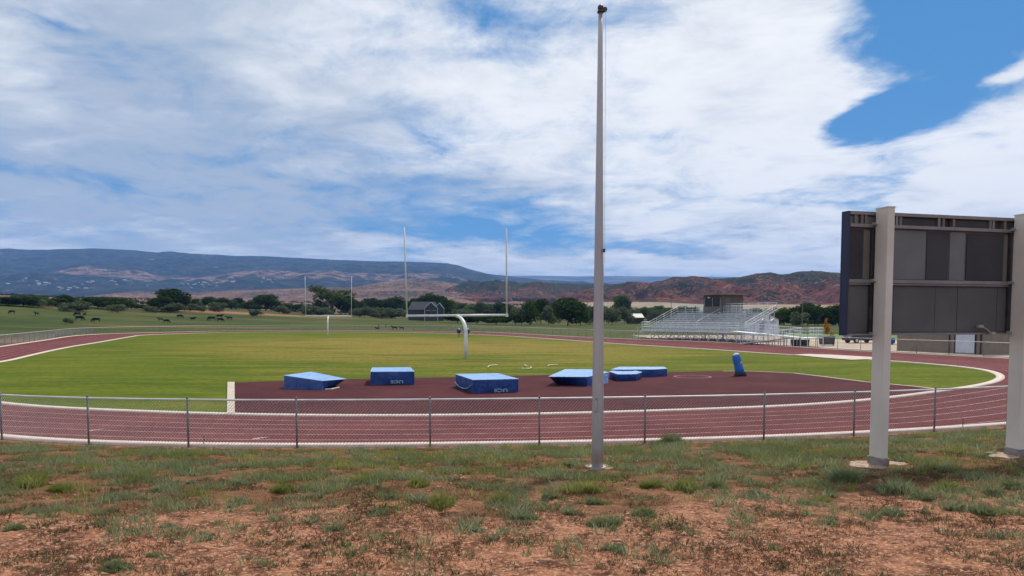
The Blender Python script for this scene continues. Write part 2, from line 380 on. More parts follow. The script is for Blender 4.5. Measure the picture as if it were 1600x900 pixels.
sheet('playing_field', offs(inner, -.15), .004, M_field)
ring(offs(inner, -.2), offs(inner, .2), .045, 'inner_kerb', M_kerb, .06)
ring(offs(outerc, -.16), offs(outerc, .22), .06, 'outer_kerb', M_kerb, .09)
for k in range(1, 7):
    d = .25+k*.915
    ring(offs(inner, d-.03), offs(inner, d+.03), .009, 'lane_line', M_line)
# arcs of the infield apron (jump area) on the near side
top_edge = g2([(361, 598), (450, 595.3), (575, 592), (700, 589.5), (850, 586.2), (1000, 582.6), (1100, 580.4), (1165, 579.8), (1240, 583), (1290, 589), (1350, 596.5), (1430, 604), (1470, 609)])
ins = offs(inner, -.22)
L = np.array(pix(361, 648.8)[:2]); R_ = np.array(top_edge[-1]); iL = np.argmin(((ins-L)**2).sum(1)); iR = np.argmin(((ins-R_)**2).sum(1))
seg = ins[iL:iR+1] if iL < iR else np.vstack([ins[iL:], ins[:iR+1]])
sheet('jump_apron', list(seg)+list(top_edge[:-1])[::-1], .008, M_dz)
# thin concrete edge along the right part of the apron
def strip(name, pts, w, z, m, h=.004):
    pts = [np.array(p[:2], float) for p in pts]; l, r = [], []
    for i, p in enumerate(pts):
        d = pts[min(i+1, len(pts)-1)]-pts[max(i-1, 0)]; d /= np.linalg.norm(d); n = np.array((-d[1], d[0])); l.append(p+n*w/2); r.append(p-n*w/2)
    mb = MB(); n = len(pts)
    mb.add([(*p, z) for p in l]+[(*p, z) for p in r], [(i, n+i, n+i+1, i+1) for i in range(n-1)])
    return structure(mb.build(name, m))
strip('apron_edging', g2([(1130, 580), (1165, 579.8), (1240, 583), (1290, 589), (1350, 596.5), (1430, 604), (1468, 608.5)]), .16, .014, M_kerb)
strip('apron_edging', g2([(361, 598), (450, 595.3), (575, 592), (700, 589.5), (850, 586.2), (1000, 582.6), (1130, 580)]), .07, .012, simple('dark_edging', (.05, .03, .02), (.07, .035, .02), 4, .9))
sheet('apron_slab', g2([(355.5, 598), (366.5, 598), (367, 648.3), (354.5, 648.0)]), .05, M_conc)
sheet('slab_lane', g2([(1238, 555), (1262, 553.8), (1300, 555), (1368, 559), (1368, 561.8), (1330, 563), (1290, 560)]), .052, simple('pale_slab', (.55, .47, .42), (.46, .38, .33), 1.2, .9))
# thrown-ring mark and paint triangles
def ringmark(x, y, r, w, z, m, name='painted_ring'):
    c = pix(x, y)[:2]; a = np.linspace(0, 2*math.pi, 48, endpoint=False); cc = np.stack([c[0]+np.cos(a)*r, c[1]+np.sin(a)*r], 1)
    return ring(cc*1., np.stack([c[0]+np.cos(a)*(r+w), c[1]+np.sin(a)*(r+w)], 1), z, name, m)
ringmark(1082, 588.8, .92, .12, .013, simple('worn_paint', (.30, .16, .16), (.17, .07, .075), 4, .85))
for tri in ([(134, 675.5), (166, 670), (140, 673)], [(392, 688.5), (422, 683), (396, 685.5)]):
    sheet('lane_arrow', g2(tri), .014, M_paint)
strip('lane_mark', g2([(966, 533.3), (1018, 535.3)]), .3, .012, simple('worn_paint', (.3, .16, .16)))
# paved yard beside the stands, grass verge beyond
M_yard = simple('yard_gravel', (.42, .33, .25), (.31, .235, .175), .8, .95, bstr=.5)
yard = g2([(1020, 530), (1135, 534.5), (1320, 546), (1540, 557), (1600, 560.5)])+[(44, 50), (50, 44), (78, 52), (88, 92), (60, 112), (48, 128), (20, 128)]
sheet('yard', [tuple(np.array(p)+np.array((.7, .3))) for p in yard], .003, M_yard)
strip('walkway', g2([(1140, 534.3), (1230, 539.5), (1320, 544.8), (1400, 549.2), (1540, 556)]), .9, .02, simple('pale_walk', (.60, .50, .44), (.50, .41, .36), 1.5, .9))
strip('path', [(38, 104), (50, 92), (66, 82)], 2.0, .012, simple('pale_walk', (.6, .5, .44)))
M_lawn = simple('lawn', (.07, .15, .02), (.10, .19, .03), .7, .95)
sheet('lawn', [(40.5, 112), (62, 95), (75, 120), (52, 140)], .007, M_lawn)
M_earth = simple('bare_earth', (.16, .085, .05), (.11, .06, .04), 2.5, .95)
# dirt service road seen beyond the left pasture
strip('farm_road', [grnd(*p)[:2] for p in [(262, 511.8)]]+[grnd(330, 511.8)[:2]], .8, .3, M_conc) if False else None

# ------------------------------------------------------------------ hills (height fields with depth)
def heightfield(name, m, prof, r0, r1, e0, u0, u1, bumps, nu=420, nt=90, power=1.0, back=.35, foot=None, gully=0., bench=None):
    us = np.linspace(u0, u1, nu); ts = np.linspace(0, 1+back, nt); U, Tt = np.meshgrid(us, ts)
    px = np.array([p[0] for p in prof], float); crest = np.array([(HORY-p[1])/F for p in prof])
    uu = (px-800)/F; cr = np.interp(U, uu, crest)
    fe = np.interp(U, [(p[0]-800)/F for p in foot], [(HORY-p[1])/F for p in foot]) if foot else e0
    D = r0+(r1-r0)*Tt                                   # depth along Y
    X = U*D; Y = D
    t = np.clip(Tt, 0, 1); sh_ = t**power
    if bench: sh_ = np.interp(t, bench[0], bench[1])
    n = fbm(X/bumps[0], Y/bumps[0], 6)
    ridge = 1-np.abs(fbm(X/(bumps[0]*.55)+9, Y/(bumps[0]*1.4), 5))*2
    el_ = fe+(cr-fe)*sh_
    Z = CH+D*el_
    env = np.sin(math.pi*np.clip(t, 0, 1))**.7
    Z = Z+(n*bumps[1]+(ridge-.7)*gully)*env+bumps[2]*fbm(X/(bumps[0]*.16), Y/(bumps[0]*.16), 4)*sstep(t, .05, .3)*np.where(t > .97, .35, 1)
    over = np.clip(Tt-1, 0, 9); Z = Z-over*(r1-r0)*(.05+over*.25)
    Z[0] -= 30
    idx = np.arange(Z.size).reshape(Z.shape); f = np.stack([idx[:-1, :-1], idx[:-1, 1:], idx[1:, 1:], idx[1:, :-1]], -1).reshape(-1, 4)
    return structure(link(name, npmesh(name, np.stack([X, Y, Z], -1).reshape(-1, 3), f, m, True), None))
def red_mat(t):
    p = t.pos(); a = t.noise(p, .012, 7, .62, .5); b = t.noise(p, .06, 7, .68); s = t.noise(p, .16, 4, .6)
    s3 = t.new('ShaderNodeSeparateXYZ'); t.l.new(p, s3.inputs[0])
    lay = t.noise(t.scale(p, .1, .1, 3), .05, 4, .6)
    c = t.mix(t.ramp(a, .36, .62), (.055, .023, .024), (.150, .045, .032)); c = t.mix(t.m('MULTIPLY', t.ramp(b, .50, .66), .8), c, (.27, .13, .09))
    c = t.mix(t.m('MULTIPLY', t.ramp(lay, .5, .6), .35), c, (.07, .035, .035))
    veg = t.m('ADD', t.m('MULTIPLY', t.m('SUBTRACT', t.noise(p, .009, 4), .5), .5), t.m('ADD', s, t.lin(s3.outputs[2], 45., 110., -.035, .16)))
    c = t.mix(t.ramp(veg, .485, .55), c, (.018, .026, .018))
    return bsdf(t, c, .95, 0, .05, b, .7, 6.)
def badland_mat(t):
    p = t.pos(); a = t.noise(p, .006, 7, .62, .5); b = t.noise(p, .03, 7, .7); s = t.noise(p, .10, 4, .6)
    c = t.mix(t.ramp(a, .36, .62), (.13, .062, .055), (.20, .12, .095)); c = t.mix(t.m('MULTIPLY', t.ramp(b, .5, .68), .6), c, (.27, .18, .14))
    c = t.mix(t.ramp(t.m('ADD', s, t.m('MULTIPLY', t.m('SUBTRACT', t.noise(p, .005, 4), .5), .45)), .50, .57), c, (.022, .03, .022))
    return bsdf(t, c, .95, 0, .05, b, .6, 8.)
def mesa_mat(t):
    p = t.pos(); s3 = t.new('ShaderNodeSeparateXYZ'); t.l.new(p, s3.inputs[0])
    a = t.noise(t.scale(p, 1, .55, 1), .0011, 8, .62, .6); b = t.noise(p, .012, 9, .75); s = t.noise(p, .03, 6, .68)
    dark = t.mix(t.ramp(b, .44, .60), (.006, .012, .018), (.040, .046, .040))
    open_ = t.mix(t.ramp(s, .4, .62), (.26, .17, .13), (.12, .075, .065))
    band = t.m('ADD', t.m('MULTIPLY', t.m('SUBTRACT', a, .5), 1.6), t.m('EXPONENT', t.m('MULTIPLY', t.m('POWER', t.m('DIVIDE', t.m('SUBTRACT', s3.outputs[1], 5150.), 520.), 2.), -1.)))
    k = t.ramp(band, .66, .86)
    c = t.mix(t.m('MULTIPLY', k, t.ramp(b, .42, .58)), dark, open_)
    c = t.mix(t.m('MULTIPLY', t.ramp(t.noise(t.scale(p, 1, .5, 1), .006, 8, .72), .60, .66), .45), c, (.30, .25, .21))
    return bsdf(t, c, .95, 0, .05, b, .5, 25.)
def blue_mat(t):
    p = t.pos(); a = t.noise(p, .002, 6)
    return bsdf(t, t.mix(t.ramp(a, .4, .65), (.03, .05, .06), (.13, .11, .09)), .95, 0, .05)
M_red, M_bad, M_mesa, M_blue = mat('red_hill_rock', red_mat), mat('badland_rock', badland_mat), mat('mesa_rock', mesa_mat), mat('far_ridge_rock', blue_mat)
heightfield('far_ridge', M_blue, [(500, 440), (650, 432), (740, 430), (790, 431.5), (850, 431), (900, 432), (950, 431.5), (1050, 432), (1110, 432.5), (1200, 434), (1500, 436), (1900, 438)], 9500, 13500, .03, -.4, 1.2, (1800, 60, 12), foot=[(500, 452), (1900, 452)], nt=50)
heightfield('mesa', M_mesa, [(-500, 396), (-200, 392), (0, 390), (20, 389), (50, 391), (95, 391), (112, 390), (150, 389.5), (210, 392), (250, 394.5), (267, 393.5), (300, 397), (340, 398.5), (370, 400), (440, 402), (500, 405), (540, 407), (600, 409), (650, 410), (700, 412), (716, 415), (732, 421), (760, 428), (795, 432), (830, 436), (900, 441), (1000, 450)],
            3300, 7800, .02, -1.15, .2, (1300, 60, 24), nu=620, nt=140, foot=[(-500, 474), (500, 470), (800, 455), (1000, 462)], gully=70, bench=([0, .2, .42, .55, .78, 1], [0, .22, .56, .64, .86, 1]))
heightfield('badlands', M_bad, [(-500, 466), (-100, 463), (0, 462), (60, 460), (120, 464), (160, 461), (185, 458), (215, 456), (300, 456.5), (350, 455), (400, 453), (480, 451), (560, 448), (595, 441), (640, 438), (690, 440), (712, 443), (740, 449), (800, 452), (860, 454), (950, 458), (1100, 466)],
            1500, 2700, .02, -1.1, .28, (420, 10, 4.5), nu=520, nt=90, foot=[(-500, 482), (0, 479), (400, 478), (700, 474), (900, 476), (1100, 482)], gully=12)
heightfield('dark_foothills', M_red, [(690, 462), (705, 450), (730, 444), (770, 442.5), (800, 443), (830, 441), (870, 442), (900, 443.5), (940, 444), (960, 446), (1010, 447), (1100, 450)],
            1750, 2500, .02, -.095, .27, (300, 26, 13), nu=360, nt=90, foot=[(690, 464), (900, 464), (1100, 468)], gully=30)
heightfield('red_hills', M_red, [(880, 470), (905, 455), (930, 449), (950, 446.5), (962, 444), (975, 441.5), (988, 439), (1005, 441), (1018, 441.5), (1032, 438.5), (1050, 434), (1070, 433.5), (1085, 432.5), (1105, 434), (1130, 434.5), (1150, 433.5), (1165, 430.5), (1180, 427.5), (1200, 427), (1215, 428.5), (1240, 427), (1265, 424), (1290, 425.5), (1320, 427), (1380, 424), (1480, 421), (1600, 424), (1750, 422), (2000, 430)],
            950, 1650, .02, .06, 1.1, (190, 26, 11), nu=620, nt=150, foot=[(880, 474), (1000, 476), (1300, 480), (2000, 482)], gully=34)
# pale grassland strip in front of the red hills
pg = heightfield('dry_grassland', simple('dry_grass_slope', (.26, .19, .12), (.18, .125, .08), .02, .95, stretch=(1, 3, 1)), [(1080, 484), (1110, 478), (1180, 475), (1300, 476), (1600, 474), (1900, 476)], 620, 900, .02, .24, 1.0, (120, 1.5, .6), nu=160, nt=30, foot=[(1080, 490), (1900, 488)])
pg = heightfield('pale_field', simple('pale_field_soil', (.24, .20, .14), (.16, .13, .08), .02, .95), [(820, 480), (860, 474), (960, 471.5), (1020, 472), (1090, 475), (1150, 480)], 640, 900, .02, .02, .3, (150, .8, .4), nu=120, nt=24, foot=[(820, 487), (1150, 487)])

# ------------------------------------------------------------------ flagpole
M_pole = simple('weathered_aluminium', (.46, .45, .46), (.36, .34, .34), 1.2, .42, .55, .5, .15, .004, (1, 1, .2))
M_dark = simple('dark_metal', (.045, .04, .045), (.08, .07, .07), 5, .5, .5)
fp = grnd(933.5, 731); fp[2] = onG(fp[0], fp[1]); t_ = atY(940, 20, fp[1]); zt = t_[2]
flag = thing('flagpole', 'tall bare grey metal flagpole rising from a small concrete pad in the weeds', 'flagpole', fp)
hh = zt-fp[2]; mb = MB(); sc_ = fp[1]/F
lean = (t_[0]-fp[0])*.0
N_ = 16; pts = [(fp[0]+lean*i/N_, fp[1], fp[2]-.1+(hh+.1)*i/N_) for i in range(N_+1)]
mb.path(pts, [sc_*(9.2 if i < 2 else 9.2-5.9*((i-2)/(N_-2))**1.05) for i in range(N_+1)], 20).build('pole', M_pole, flag, smooth=True)
top = np.array(pts[-1]); mb = MB(); mb.tube(top, top+(0, 0, .05), .06, .05, 12); mb.path([top+(0, 0, .04), top+(0, 0, .07), top+(0, 0, .11), top+(0, 0, .14)], [.02, .05, .05, .02], 10).build('finial', M_dark, flag, smooth=True)
mb = MB(); mb.tube(top+(.0, 0, .03), top+(.085, 0, .055), .022, .02, 8); mb.tube(top+(.075, -.02, .055), top+(.075, .02, .055), .042, .042, 12).build('pulley', M_dark, flag)
cl = atY(931, 632, fp[1]); cz = cl[2]; mb = MB(); mb.path([(fp[0]-.05, fp[1]-.11, cz-.13), (fp[0]-.055, fp[1]-.14, cz-.09), (fp[0]-.05, fp[1]-.13, cz+.1), (fp[0]-.04, fp[1]-.15, cz+.14)], .012, 6)
mb.box((fp[0]-.05, fp[1]-.115, cz), (.03, .05, .1)); mb.build('cleat', M_pole, flag)
mb = MB(); cz2 = atY(940, 392, fp[1])[2]; mb.path([(top[0]+.085, fp[1]-.03, top[2]+.03), (fp[0]+.09, fp[1]-.08, cz2)], .003, 5)
mb.path([(fp[0]+.09, fp[1]-.08, cz2), (fp[0]+.02, fp[1]-.12, cz+.6), (fp[0]-.045, fp[1]-.13, cz)], .0035, 5)
mb.build('halyard', simple('rope', (.5, .5, .48), (.4, .4, .38), 20, .9), flag)
mb = MB(); mb.box((fp[0]+.085, fp[1]-.07, cz2), (.035, .04, .06)); mb.build('snap_hook', M_dark, flag)
mb = MB(); a = np.linspace(0, 2*math.pi, 20, endpoint=False); mb.prism([(fp[0]+math.cos(q)*.15, fp[1]+math.sin(q)*.15) for q in a], fp[2]+.01, fp[2]+.06); mb.build('base_collar', M_pole, flag)
# concrete pad, broken outline
pad = [(912, 729.5), (922, 727.5), (934, 726.8), (945, 727.5), (953, 730.5), (959, 733.5), (950, 736), (938, 735.5), (926, 734.5), (916, 732)]
pp = [tuple((p-fp)[:2]*1.0+fp[:2]) for p in [pix(x, y, fp[2]+.0) for x, y in pad]]
mb = MB(); mb.prism(pp, fp[2]-.12, fp[2]+.035); tag(mb.build('concrete_pad', M_foot, origin=tuple(fp), bevel=.012), 'broken pale concrete pad round the foot of the flagpole', 'concrete pad')

# ------------------------------------------------------------------ scoreboard seen from behind
M_postw = simple('cream_post_paint', (.62, .58, .53), (.54, .50, .45), .8, .5, spec=.4)
M_back = simple('grey_back_panel', (.118, .120, .122), (.085, .086, .09), .7, .6, .15)
M_back2 = simple('grey_back_panel_pale', (.170, .172, .178), (.135, .137, .142), .7, .55, .2)
M_back3 = simple('grey_back_panel_dark', (.050, .050, .056), (.035, .035, .04), .9, .6, .15)
M_back4 = simple('tan_back_panel', (.17, .16, .135), (.13, .12, .105), .9, .6, .15)
M_beam = simple('galvanised_beam', (.235, .225, .23), (.18, .175, .18), 2, .5, .4)
M_navy = simple('navy_paint', (.004, .010, .045), (.006, .014, .055), 2, .4, spec=.5)
sb1 = grnd(1372, 726); YB1 = sb1[1]; sb2 = grnd(1592, 714)
P1 = atY(1372, 726, YB1)[:2]; ang = math.radians(15.5); ax = np.array((math.cos(ang), math.sin(ang), 0)); ay = np.array((-math.sin(ang), math.cos(ang), 0))
# second post: along the board direction, seen at x=1591
r2 = ray(1592, 560); s_ = (P1[1]*r2[0]/r2[1]-P1[0])/(ax[0]-ax[1]*r2[0]/r2[1]); P2 = P1+ax[:2]*s_
zT = atY(1384, 325, P1[1])[2]; zB = atY(1372, 527, P1[1])[2]+.03; zTb = atY(1372, 329, P1[1])[2]
board = thing('scoreboard', 'large scoreboard seen from behind with dark grey back panels on two cream posts', 'scoreboard', (*P1, onG(*P1)))
for Pp in (P1, P2):
    g = onG(*Pp); mb = MB(); hgtp = zT-g
    w1, w2 = .145, .30                                        # H-section post: wide flange sides
    mb.box((*Pp, g-.1+(hgtp+.1)/2), (w1, w2, hgtp+.1), ax); po = mb.build('post', M_postw, board, bevel=.012)
    mb = MB(); mb.box((*Pp, g+.05), (w1+.04, w2+.04, .20), ax); mb.build('base_sleeve', simple('dull_steel', (.30, .27, .27), (.2, .17, .16), 6, .6, .3), po, origin=board['_o'], bevel=.008)
    mb = MB(); mb.box((*Pp, zT+.0), (w1+.012, w2+.012, .02), ax); mb.build('cap', M_postw, po, origin=board['_o'])
def bp(s, d, z): return np.array((*(P1+ax[:2]*s+ay[:2]*d), z))   # along board, behind posts, height
r3 = ray(1321, 560); Q = P1+ay[:2]*.17; sL = (Q[1]*r3[0]/r3[1]-Q[0])/(ax[0]-ax[1]*r3[0]/r3[1]); sR = s_-sL
D0, D1 = .17, .30
def bbox(mb, s0, s1, d0, d1, z0, z1): return mb.box(bp((s0+s1)/2, (d0+d1)/2, (z0+z1)/2), (s1-s0, d1-d0, z1-z0), ax)
H_ = zTb-zB; zf = lambda k: zTb-H_*k
mb = MB(); bbox(mb, sL-.02, sL+.03, D0, D1, zB, zTb); bbox(mb, sR-.03, sR+.02, D0, D1, zB, zTb); bbox(mb, sL-.02, sR+.02, D1, D1+.04, zB, zTb); mb.build('cabinet', M_navy, board, bevel=.006)
mb = MB(); bbox(mb, sL+.03, sR-.03, D0, D0+.125, zf(.028), zf(0)); mb.build('frame_rail', M_beam, board, bevel=.004); mb = MB(); bbox(mb, sL+.03, sR-.03, D0, D0+.125, zB, zB+.03); mb.build('frame_rail', M_beam, board, bevel=.004)
mb = MB(); bbox(mb, sL+.03, sR-.03, D0+.06, D0+.10, zf(.56), zf(.125)); mb.build('back_panel', M_back, board)
mb = MB(); bbox(mb, sL+.03, sR-.03, D0+.06, D0+.10, zB+.03, zf(.585)); mb.build('back_panel', M_back, board)
mb = MB(); bbox(mb, sL+.03, sR-.03, D0+.10, D0+.125, zf(.125), zf(.028)); mb.build('top_recess', M_back3, board)
mb = MB(); bbox(mb, sL+.03, sR-.03, D0-.01, D0+.09, zf(.127), zf(.10)); mb.build('channel', M_beam, board, bevel=.004)
mb = MB(); bbox(mb, sL+.03, sR-.03, D0-.01, D0+.08, zf(.575), zf(.545)); bbox(mb, sL+.03, sR-.03, D0+.0, D0+.06, zf(.59), zf(.578)); mb.build('channel', M_beam, board, bevel=.004)
W_ = sR-sL
def pan(a0, a1, k0, k1, m, d=.05, nm='hatch'):
    mb = MB(); bbox(mb, sL+W_*a0, sL+W_*a1, D0+d, D0+.11, zf(k1), zf(k0)); mb.build(nm, m, board, bevel=.003)
# fractions follow the photo: s from the left edge to the mirrored right end
def fr(px):
    r = ray(px, 440); s0 = (Q[1]*r[0]/r[1]-Q[0])/(ax[0]-ax[1]*r[0]/r[1]); return (s0-sL)/W_
pan(fr(1397), fr(1448), .135, .54, M_back2, .052); pan(fr(1450), fr(1484), .145, .54, M_back3, .047); pan(fr(1486), fr(1509), .135, .54, M_back2, .05)
pan(fr(1512), fr(1569), .145, .54, M_back3, .045); pan(fr(1571), fr(1590), .14, .54, M_back4, .052)
pan(fr(1327), fr(1350), .145, .54, M_back3, .05); pan(fr(1351), fr(1362), .145, .54, M_back4, .05); pan(fr(1363), fr(1369), .14, .98, M_back3, .04)
pan(fr(1400), fr(1465), .60, .97, M_back, .052); pan(fr(1466), fr(1500), .60, .97, M_back, .054); pan(fr(1501), fr(1562), .60, .97, M_back, .05); pan(fr(1563), fr(1588), .60, .97, M_back, .05)
pan(fr(1327), fr(1360), .60, .97, M_back, .052)
for px_ in (1398, 1404, 1464, 1471, 1487, 1544, 1549, 1567, 1334, 1344, 1350):
    mb = MB(); a0 = fr(px_); bbox(mb, sL+W_*a0, sL+W_*a0+.05, D0+.015, D0+.10, zf(.10), zf(.028)); mb.build('bracket', random.choice([M_back4, M_beam]), board)
for (a0, a1) in ((1328, 1342), (1350, 1368), (1405, 1464), (1489, 1543), (1570, 1590)):
    mb = MB(); bbox(mb, sL+W_*fr(a0), sL+W_*fr(a1), D0+.05, D0+.10, zf(.095), zf(.035)) ; mb.build('vent_panel', random.choice([M_back3, M_back2, M_back]), board)
for s0 in (-.11, s_-.11):
    for kk in (.10, .555, .985):
        mb = MB(); mb.box(bp(s0, .13, zf(kk)), (.06, .07, .05), ax); mb.tube(bp(s0-.03, .03, zf(kk)), bp(s0+.02, .16, zf(kk)), .014); mb.build('clamp', simple('bright_bolt', (.5, .5, .5), (.4, .4, .38), 8, .4, .6), board)
    mb = MB(); bbox(mb, s0-.01, s0+.025, D0-.005, D0+.05, zB+.02, zf(.13)); mb.build('upright_bracket', M_dark, board)
mb = MB(); p_ = bp(sL+W_*fr(1532), .14, zf(.93)); mb.box(p_, (.11, .06, .05), ax); mb.path([p_, p_+(.12, 0, -.05), p_+(.22, .02, -.12)], .012, 6); mb.box(p_+(.25, .03, -.13), (.1, .06, .05), ax); mb.build('junction_box', simple('pale_plastic', (.4, .36, .3)), board)
# footing pads
for Pp, w, nm in ((P1, (1.0, .55), 'pale broken concrete footing at the base of the left cream scoreboard post'), (P2, (.95, .5), 'pale concrete footing at the base of the right cream scoreboard post')):
    g = onG(*Pp); a = np.linspace(0, 2*math.pi, 18, endpoint=False); rr2 = .92+.24*rng.standard_normal(18)*.7
    mb = MB(); mb.prism([(Pp[0]+math.cos(q)*w[0]*.62*rr2[i]+.02, Pp[1]+math.sin(q)*w[1]*.8*rr2[i]) for i, q in enumerate(a)], g-.25, g+.02)
    tag(mb.build('concrete_footing', M_foot, origin=(*map(float, Pp), g), bevel=.01), nm, 'concrete footing')

# ------------------------------------------------------------------ chain-link fences
M_galv = simple('galvanised_steel', (.50, .51, .52), (.38, .39, .40), 6, .5, .45, .5)
M_rail = simple('bright_rail', (.66, .66, .66), (.52, .52, .52), 2, .5, .2, .5)
M_wire = simple('galvanised_wire', (.46, .46, .46), (.40, .40, .40), 6, .6, .3)
M_postf = simple('dull_fence_post', (.20, .20, .20), (.14, .14, .145), 6, .6, .3)
fc = offs(outerc, .30)
ang_s = np.r_[0, np.cumsum(np.linalg.norm(np.diff(np.vstack([fc, fc[:1]]), axis=0), axis=1))]; FLEN = ang_s[-1]
def fpt(s):
    s = s % FLEN; return np.array((np.interp(s, ang_s, np.r_[fc[:, 0], fc[0, 0]]), np.interp(s, ang_s, np.r_[fc[:, 1], fc[0, 1]])))
def sof(x, y): p = pix(x, y)[:2]; return ang_s[np.argmin(((fc-p)**2).sum(1))]
FH = 1.24
def fence(label, s0, s1, posts=None, step=2.95, mesh=.07, wire=.0022, post_r=.026):
    if s1 < s0: s1 += FLEN
    base = fpt((s0+s1)/2); t = thing('chain_link_fence', label, 'fence', (*base, 0))
    S_ = np.arange(s0, s1, .75); mb = MB(); mb.path([(*fpt(s), FH) for s in np.r_[S_, s1]], .026, 8).build('top_rail', M_rail, t, smooth=True)
    for s in (posts if posts is not None else np.arange(s0, s1+.01, step)):
        p = fpt(s); mb = MB(); mb.tube((*p, -.2), (*p, FH+.03), post_r, n=8)
        mb.path([(*p, FH+.03), (*p, FH+.06), (*p, FH+.085)], [post_r*1.15, post_r*1.1, .005], 8)
        o = mb.build('post', M_postf, t, smooth=True)
    # woven diamond mesh: one zig-zag wire beside the next
    n = int((s1-s0)/mesh); cols = np.array([fpt(s0+i*mesh) for i in range(n+2)]); nz = int((FH-.03)/mesh); vs, fs = [], []
    tn = np.gradient(cols, axis=0); tn /= np.linalg.norm(tn, axis=1)[:, None]
    V, Fq = [], []
    zz = .03+np.arange(nz+1)*(FH-.04)/nz
    for par in (0, 1):
        # diagonal strands: go up one row and across one column at each step
        for k in range(-nz, n+1):
            ii = k+np.arange(nz+1) if par == 0 else (k+nz)-np.arange(nz+1)
            ok = (ii >= 0) & (ii <= n); ii = ii[ok]; z = zz[ok]
            if len(ii) < 2: continue
            c = cols[ii[[0, -1]]]; zc = z[[0, -1]]
            if len(ii) > 2: c = cols[ii[[0, len(ii)//2, -1]]]; zc = z[[0, len(ii)//2, -1]]
            d = tn[ii[0]]; nn = np.array((-d[1], d[0])); off = wire*(.6 if par else -.6); b0 = len(V)
            for q in range(len(c)):
                P_ = np.array((c[q][0]+nn[0]*off, c[q][1]+nn[1]*off, zc[q]))
                V += [P_+np.array((d[0]*wire*.7, d[1]*wire*.7, -wire*.7)), P_+np.array((-d[0]*wire*.7, -d[1]*wire*.7, wire*.7)), P_+np.array((nn[0]*wire, nn[1]*wire, 0))]
            for q in range(len(c)-1):
                for e_ in range(3): Fq.append((b0+q*3+e_, b0+q*3+(e_+1) % 3, b0+q*3+3+(e_+1) % 3, b0+q*3+3+e_))
    o = np.array((*base, 0)); o2 = link('mesh', npmesh('mesh', np.array(V)-o, np.array(Fq), M_wire), None, t)
    return t
def s_at(x):                                              # fence position seen at photo column x, near side
    c = [(abs(F*p[0]/p[1]*1.0+800-x), s) for p, s in zip(fc, ang_s) if p[1] < 30]; return min(c)[1]
frontposts = [s_at(x) for x in (129, 298, 474, 660, 843, 1015, 1188, 1340, 1470)]
sA, sB = s_at(-180), sof(1600, 562)-18
fp_all = sorted([frontposts[0]-2.95]+frontposts+[frontposts[-1]+2.95*i for i in range(1, 4)])
s_front0 = frontposts[0]-5.9; s_front1 = frontposts[-1]+2.95*3
s_right1 = sof(900, 526.5); s_far1 = sof(150, 522.5)
fence('low grey chain link fence along the near edge of the running track', s_front0, s_front1, [frontposts[0]-5.9]+fp_all, mesh=.085, wire=.0044)
fence('chain link fence with a white top rail in front of the bleachers and yard', s_front1+.05, s_right1, mesh=.16, wire=.002)
fence('distant low chain link fence across the far end of the field', s_right1+.05, s_far1, mesh=.3, wire=.003)
fence('pale chain link fence curving along the left straight below the pasture', s_far1+.05, s_front0-.05, mesh=.10, wire=.0065, post_r=.035)
p = grnd(319, 697); mb = MB(); mb.tube((p[0], p[1]-.02, p[2]-.05), (p[0]+.01, p[1]-.02, p[2]+.27), .012, n=6); tag(mb.build('steel_stake', M_dark, origin=(p[0], p[1], p[2])), 'short thin rusty stake beside the near fence left of centre', 'stake')
p = grnd(1504, 670); mb = MB(); mb.tube((p[0], p[1], p[2]-.05), (p[0]+.01, p[1], p[2]+.3), .012, n=6); tag(mb.build('steel_stake', M_dark, origin=(p[0], p[1], p[2])), 'short thin stake near the right scoreboard post by the fence', 'stake')

# ------------------------------------------------------------------ goal posts
def goal(label, base, c0, c1, up_top, gs, hbar, tube_r, curve):
    B = np.array(base); t = thing('goal_post', label, 'goal post', (B[0], B[1], 0))
    L_, R2 = np.array(c0), np.array(c1); M_ = np.array(curve)
    mb = MB(); k = []
    for q in np.linspace(0, 1, 11):
        a = q*math.pi/2; k.append(np.array((B[0]+(M_[0]-B[0])*(1-math.cos(a)), B[1]+(M_[1]-B[1])*(1-math.cos(a)), hbar-1.35+(1.3)*math.sin(a))))
    mb.path([(B[0], B[1], -.1), (B[0], B[1], .6*(hbar-1.35))]+k, [tube_r*1.75]*3+[tube_r*(1.75-.5*i/10) for i in range(10)], 14).build('gooseneck', M_white, t, smooth=True)
    mb = MB(); mb.tube(L_, R2, max(tube_r*1.1, .09), n=12); mb.build('crossbar', M_white, t, smooth=True)
    for e_, tp in zip((L_, R2), up_top):
        mb = MB(); mb.tube(e_-(0, 0, .1), tp, tube_r*.78, tube_r*.66, 10); mb.build('upright', M_upr, t, smooth=True)
        mb = MB(); mb.tube(e_-(0, 0, .14), e_+(0, 0, .1), tube_r*1.25, n=10); mb.build('sleeve', M_white, t)
M_upr = simple('upright_paint', (.60, .60, .62), (.5, .5, .52), 1, .5)
b = pix(728, 560); hb = atY(713, 493, b[1]+1.9)[2]
Yg = b[1]+1.9
goal('nearer and larger white goose neck goal post behind the blue mats', b, atY(636, 493.5, Yg), atY(792, 492.3, Yg-.4), [atY(631.5, 355, Yg), atY(791, 357, Yg-.4)], 0, hb, .085, atY(713, 493, Yg))
b = pix(512, 519.5+4.0); b = np.array((atY(512, 500, 113)[0], 113., 0)); Yg = 115.
goal('smaller distant white goal post at the far end of the field', b, atY(478, 493.3, Yg), atY(549, 494.2, Yg-.5), [atY(476.5, 432, Yg), atY(549.5, 432, Yg-.5)], 0, atY(512, 493.5, Yg)[2], .06, atY(513, 493.5, Yg))

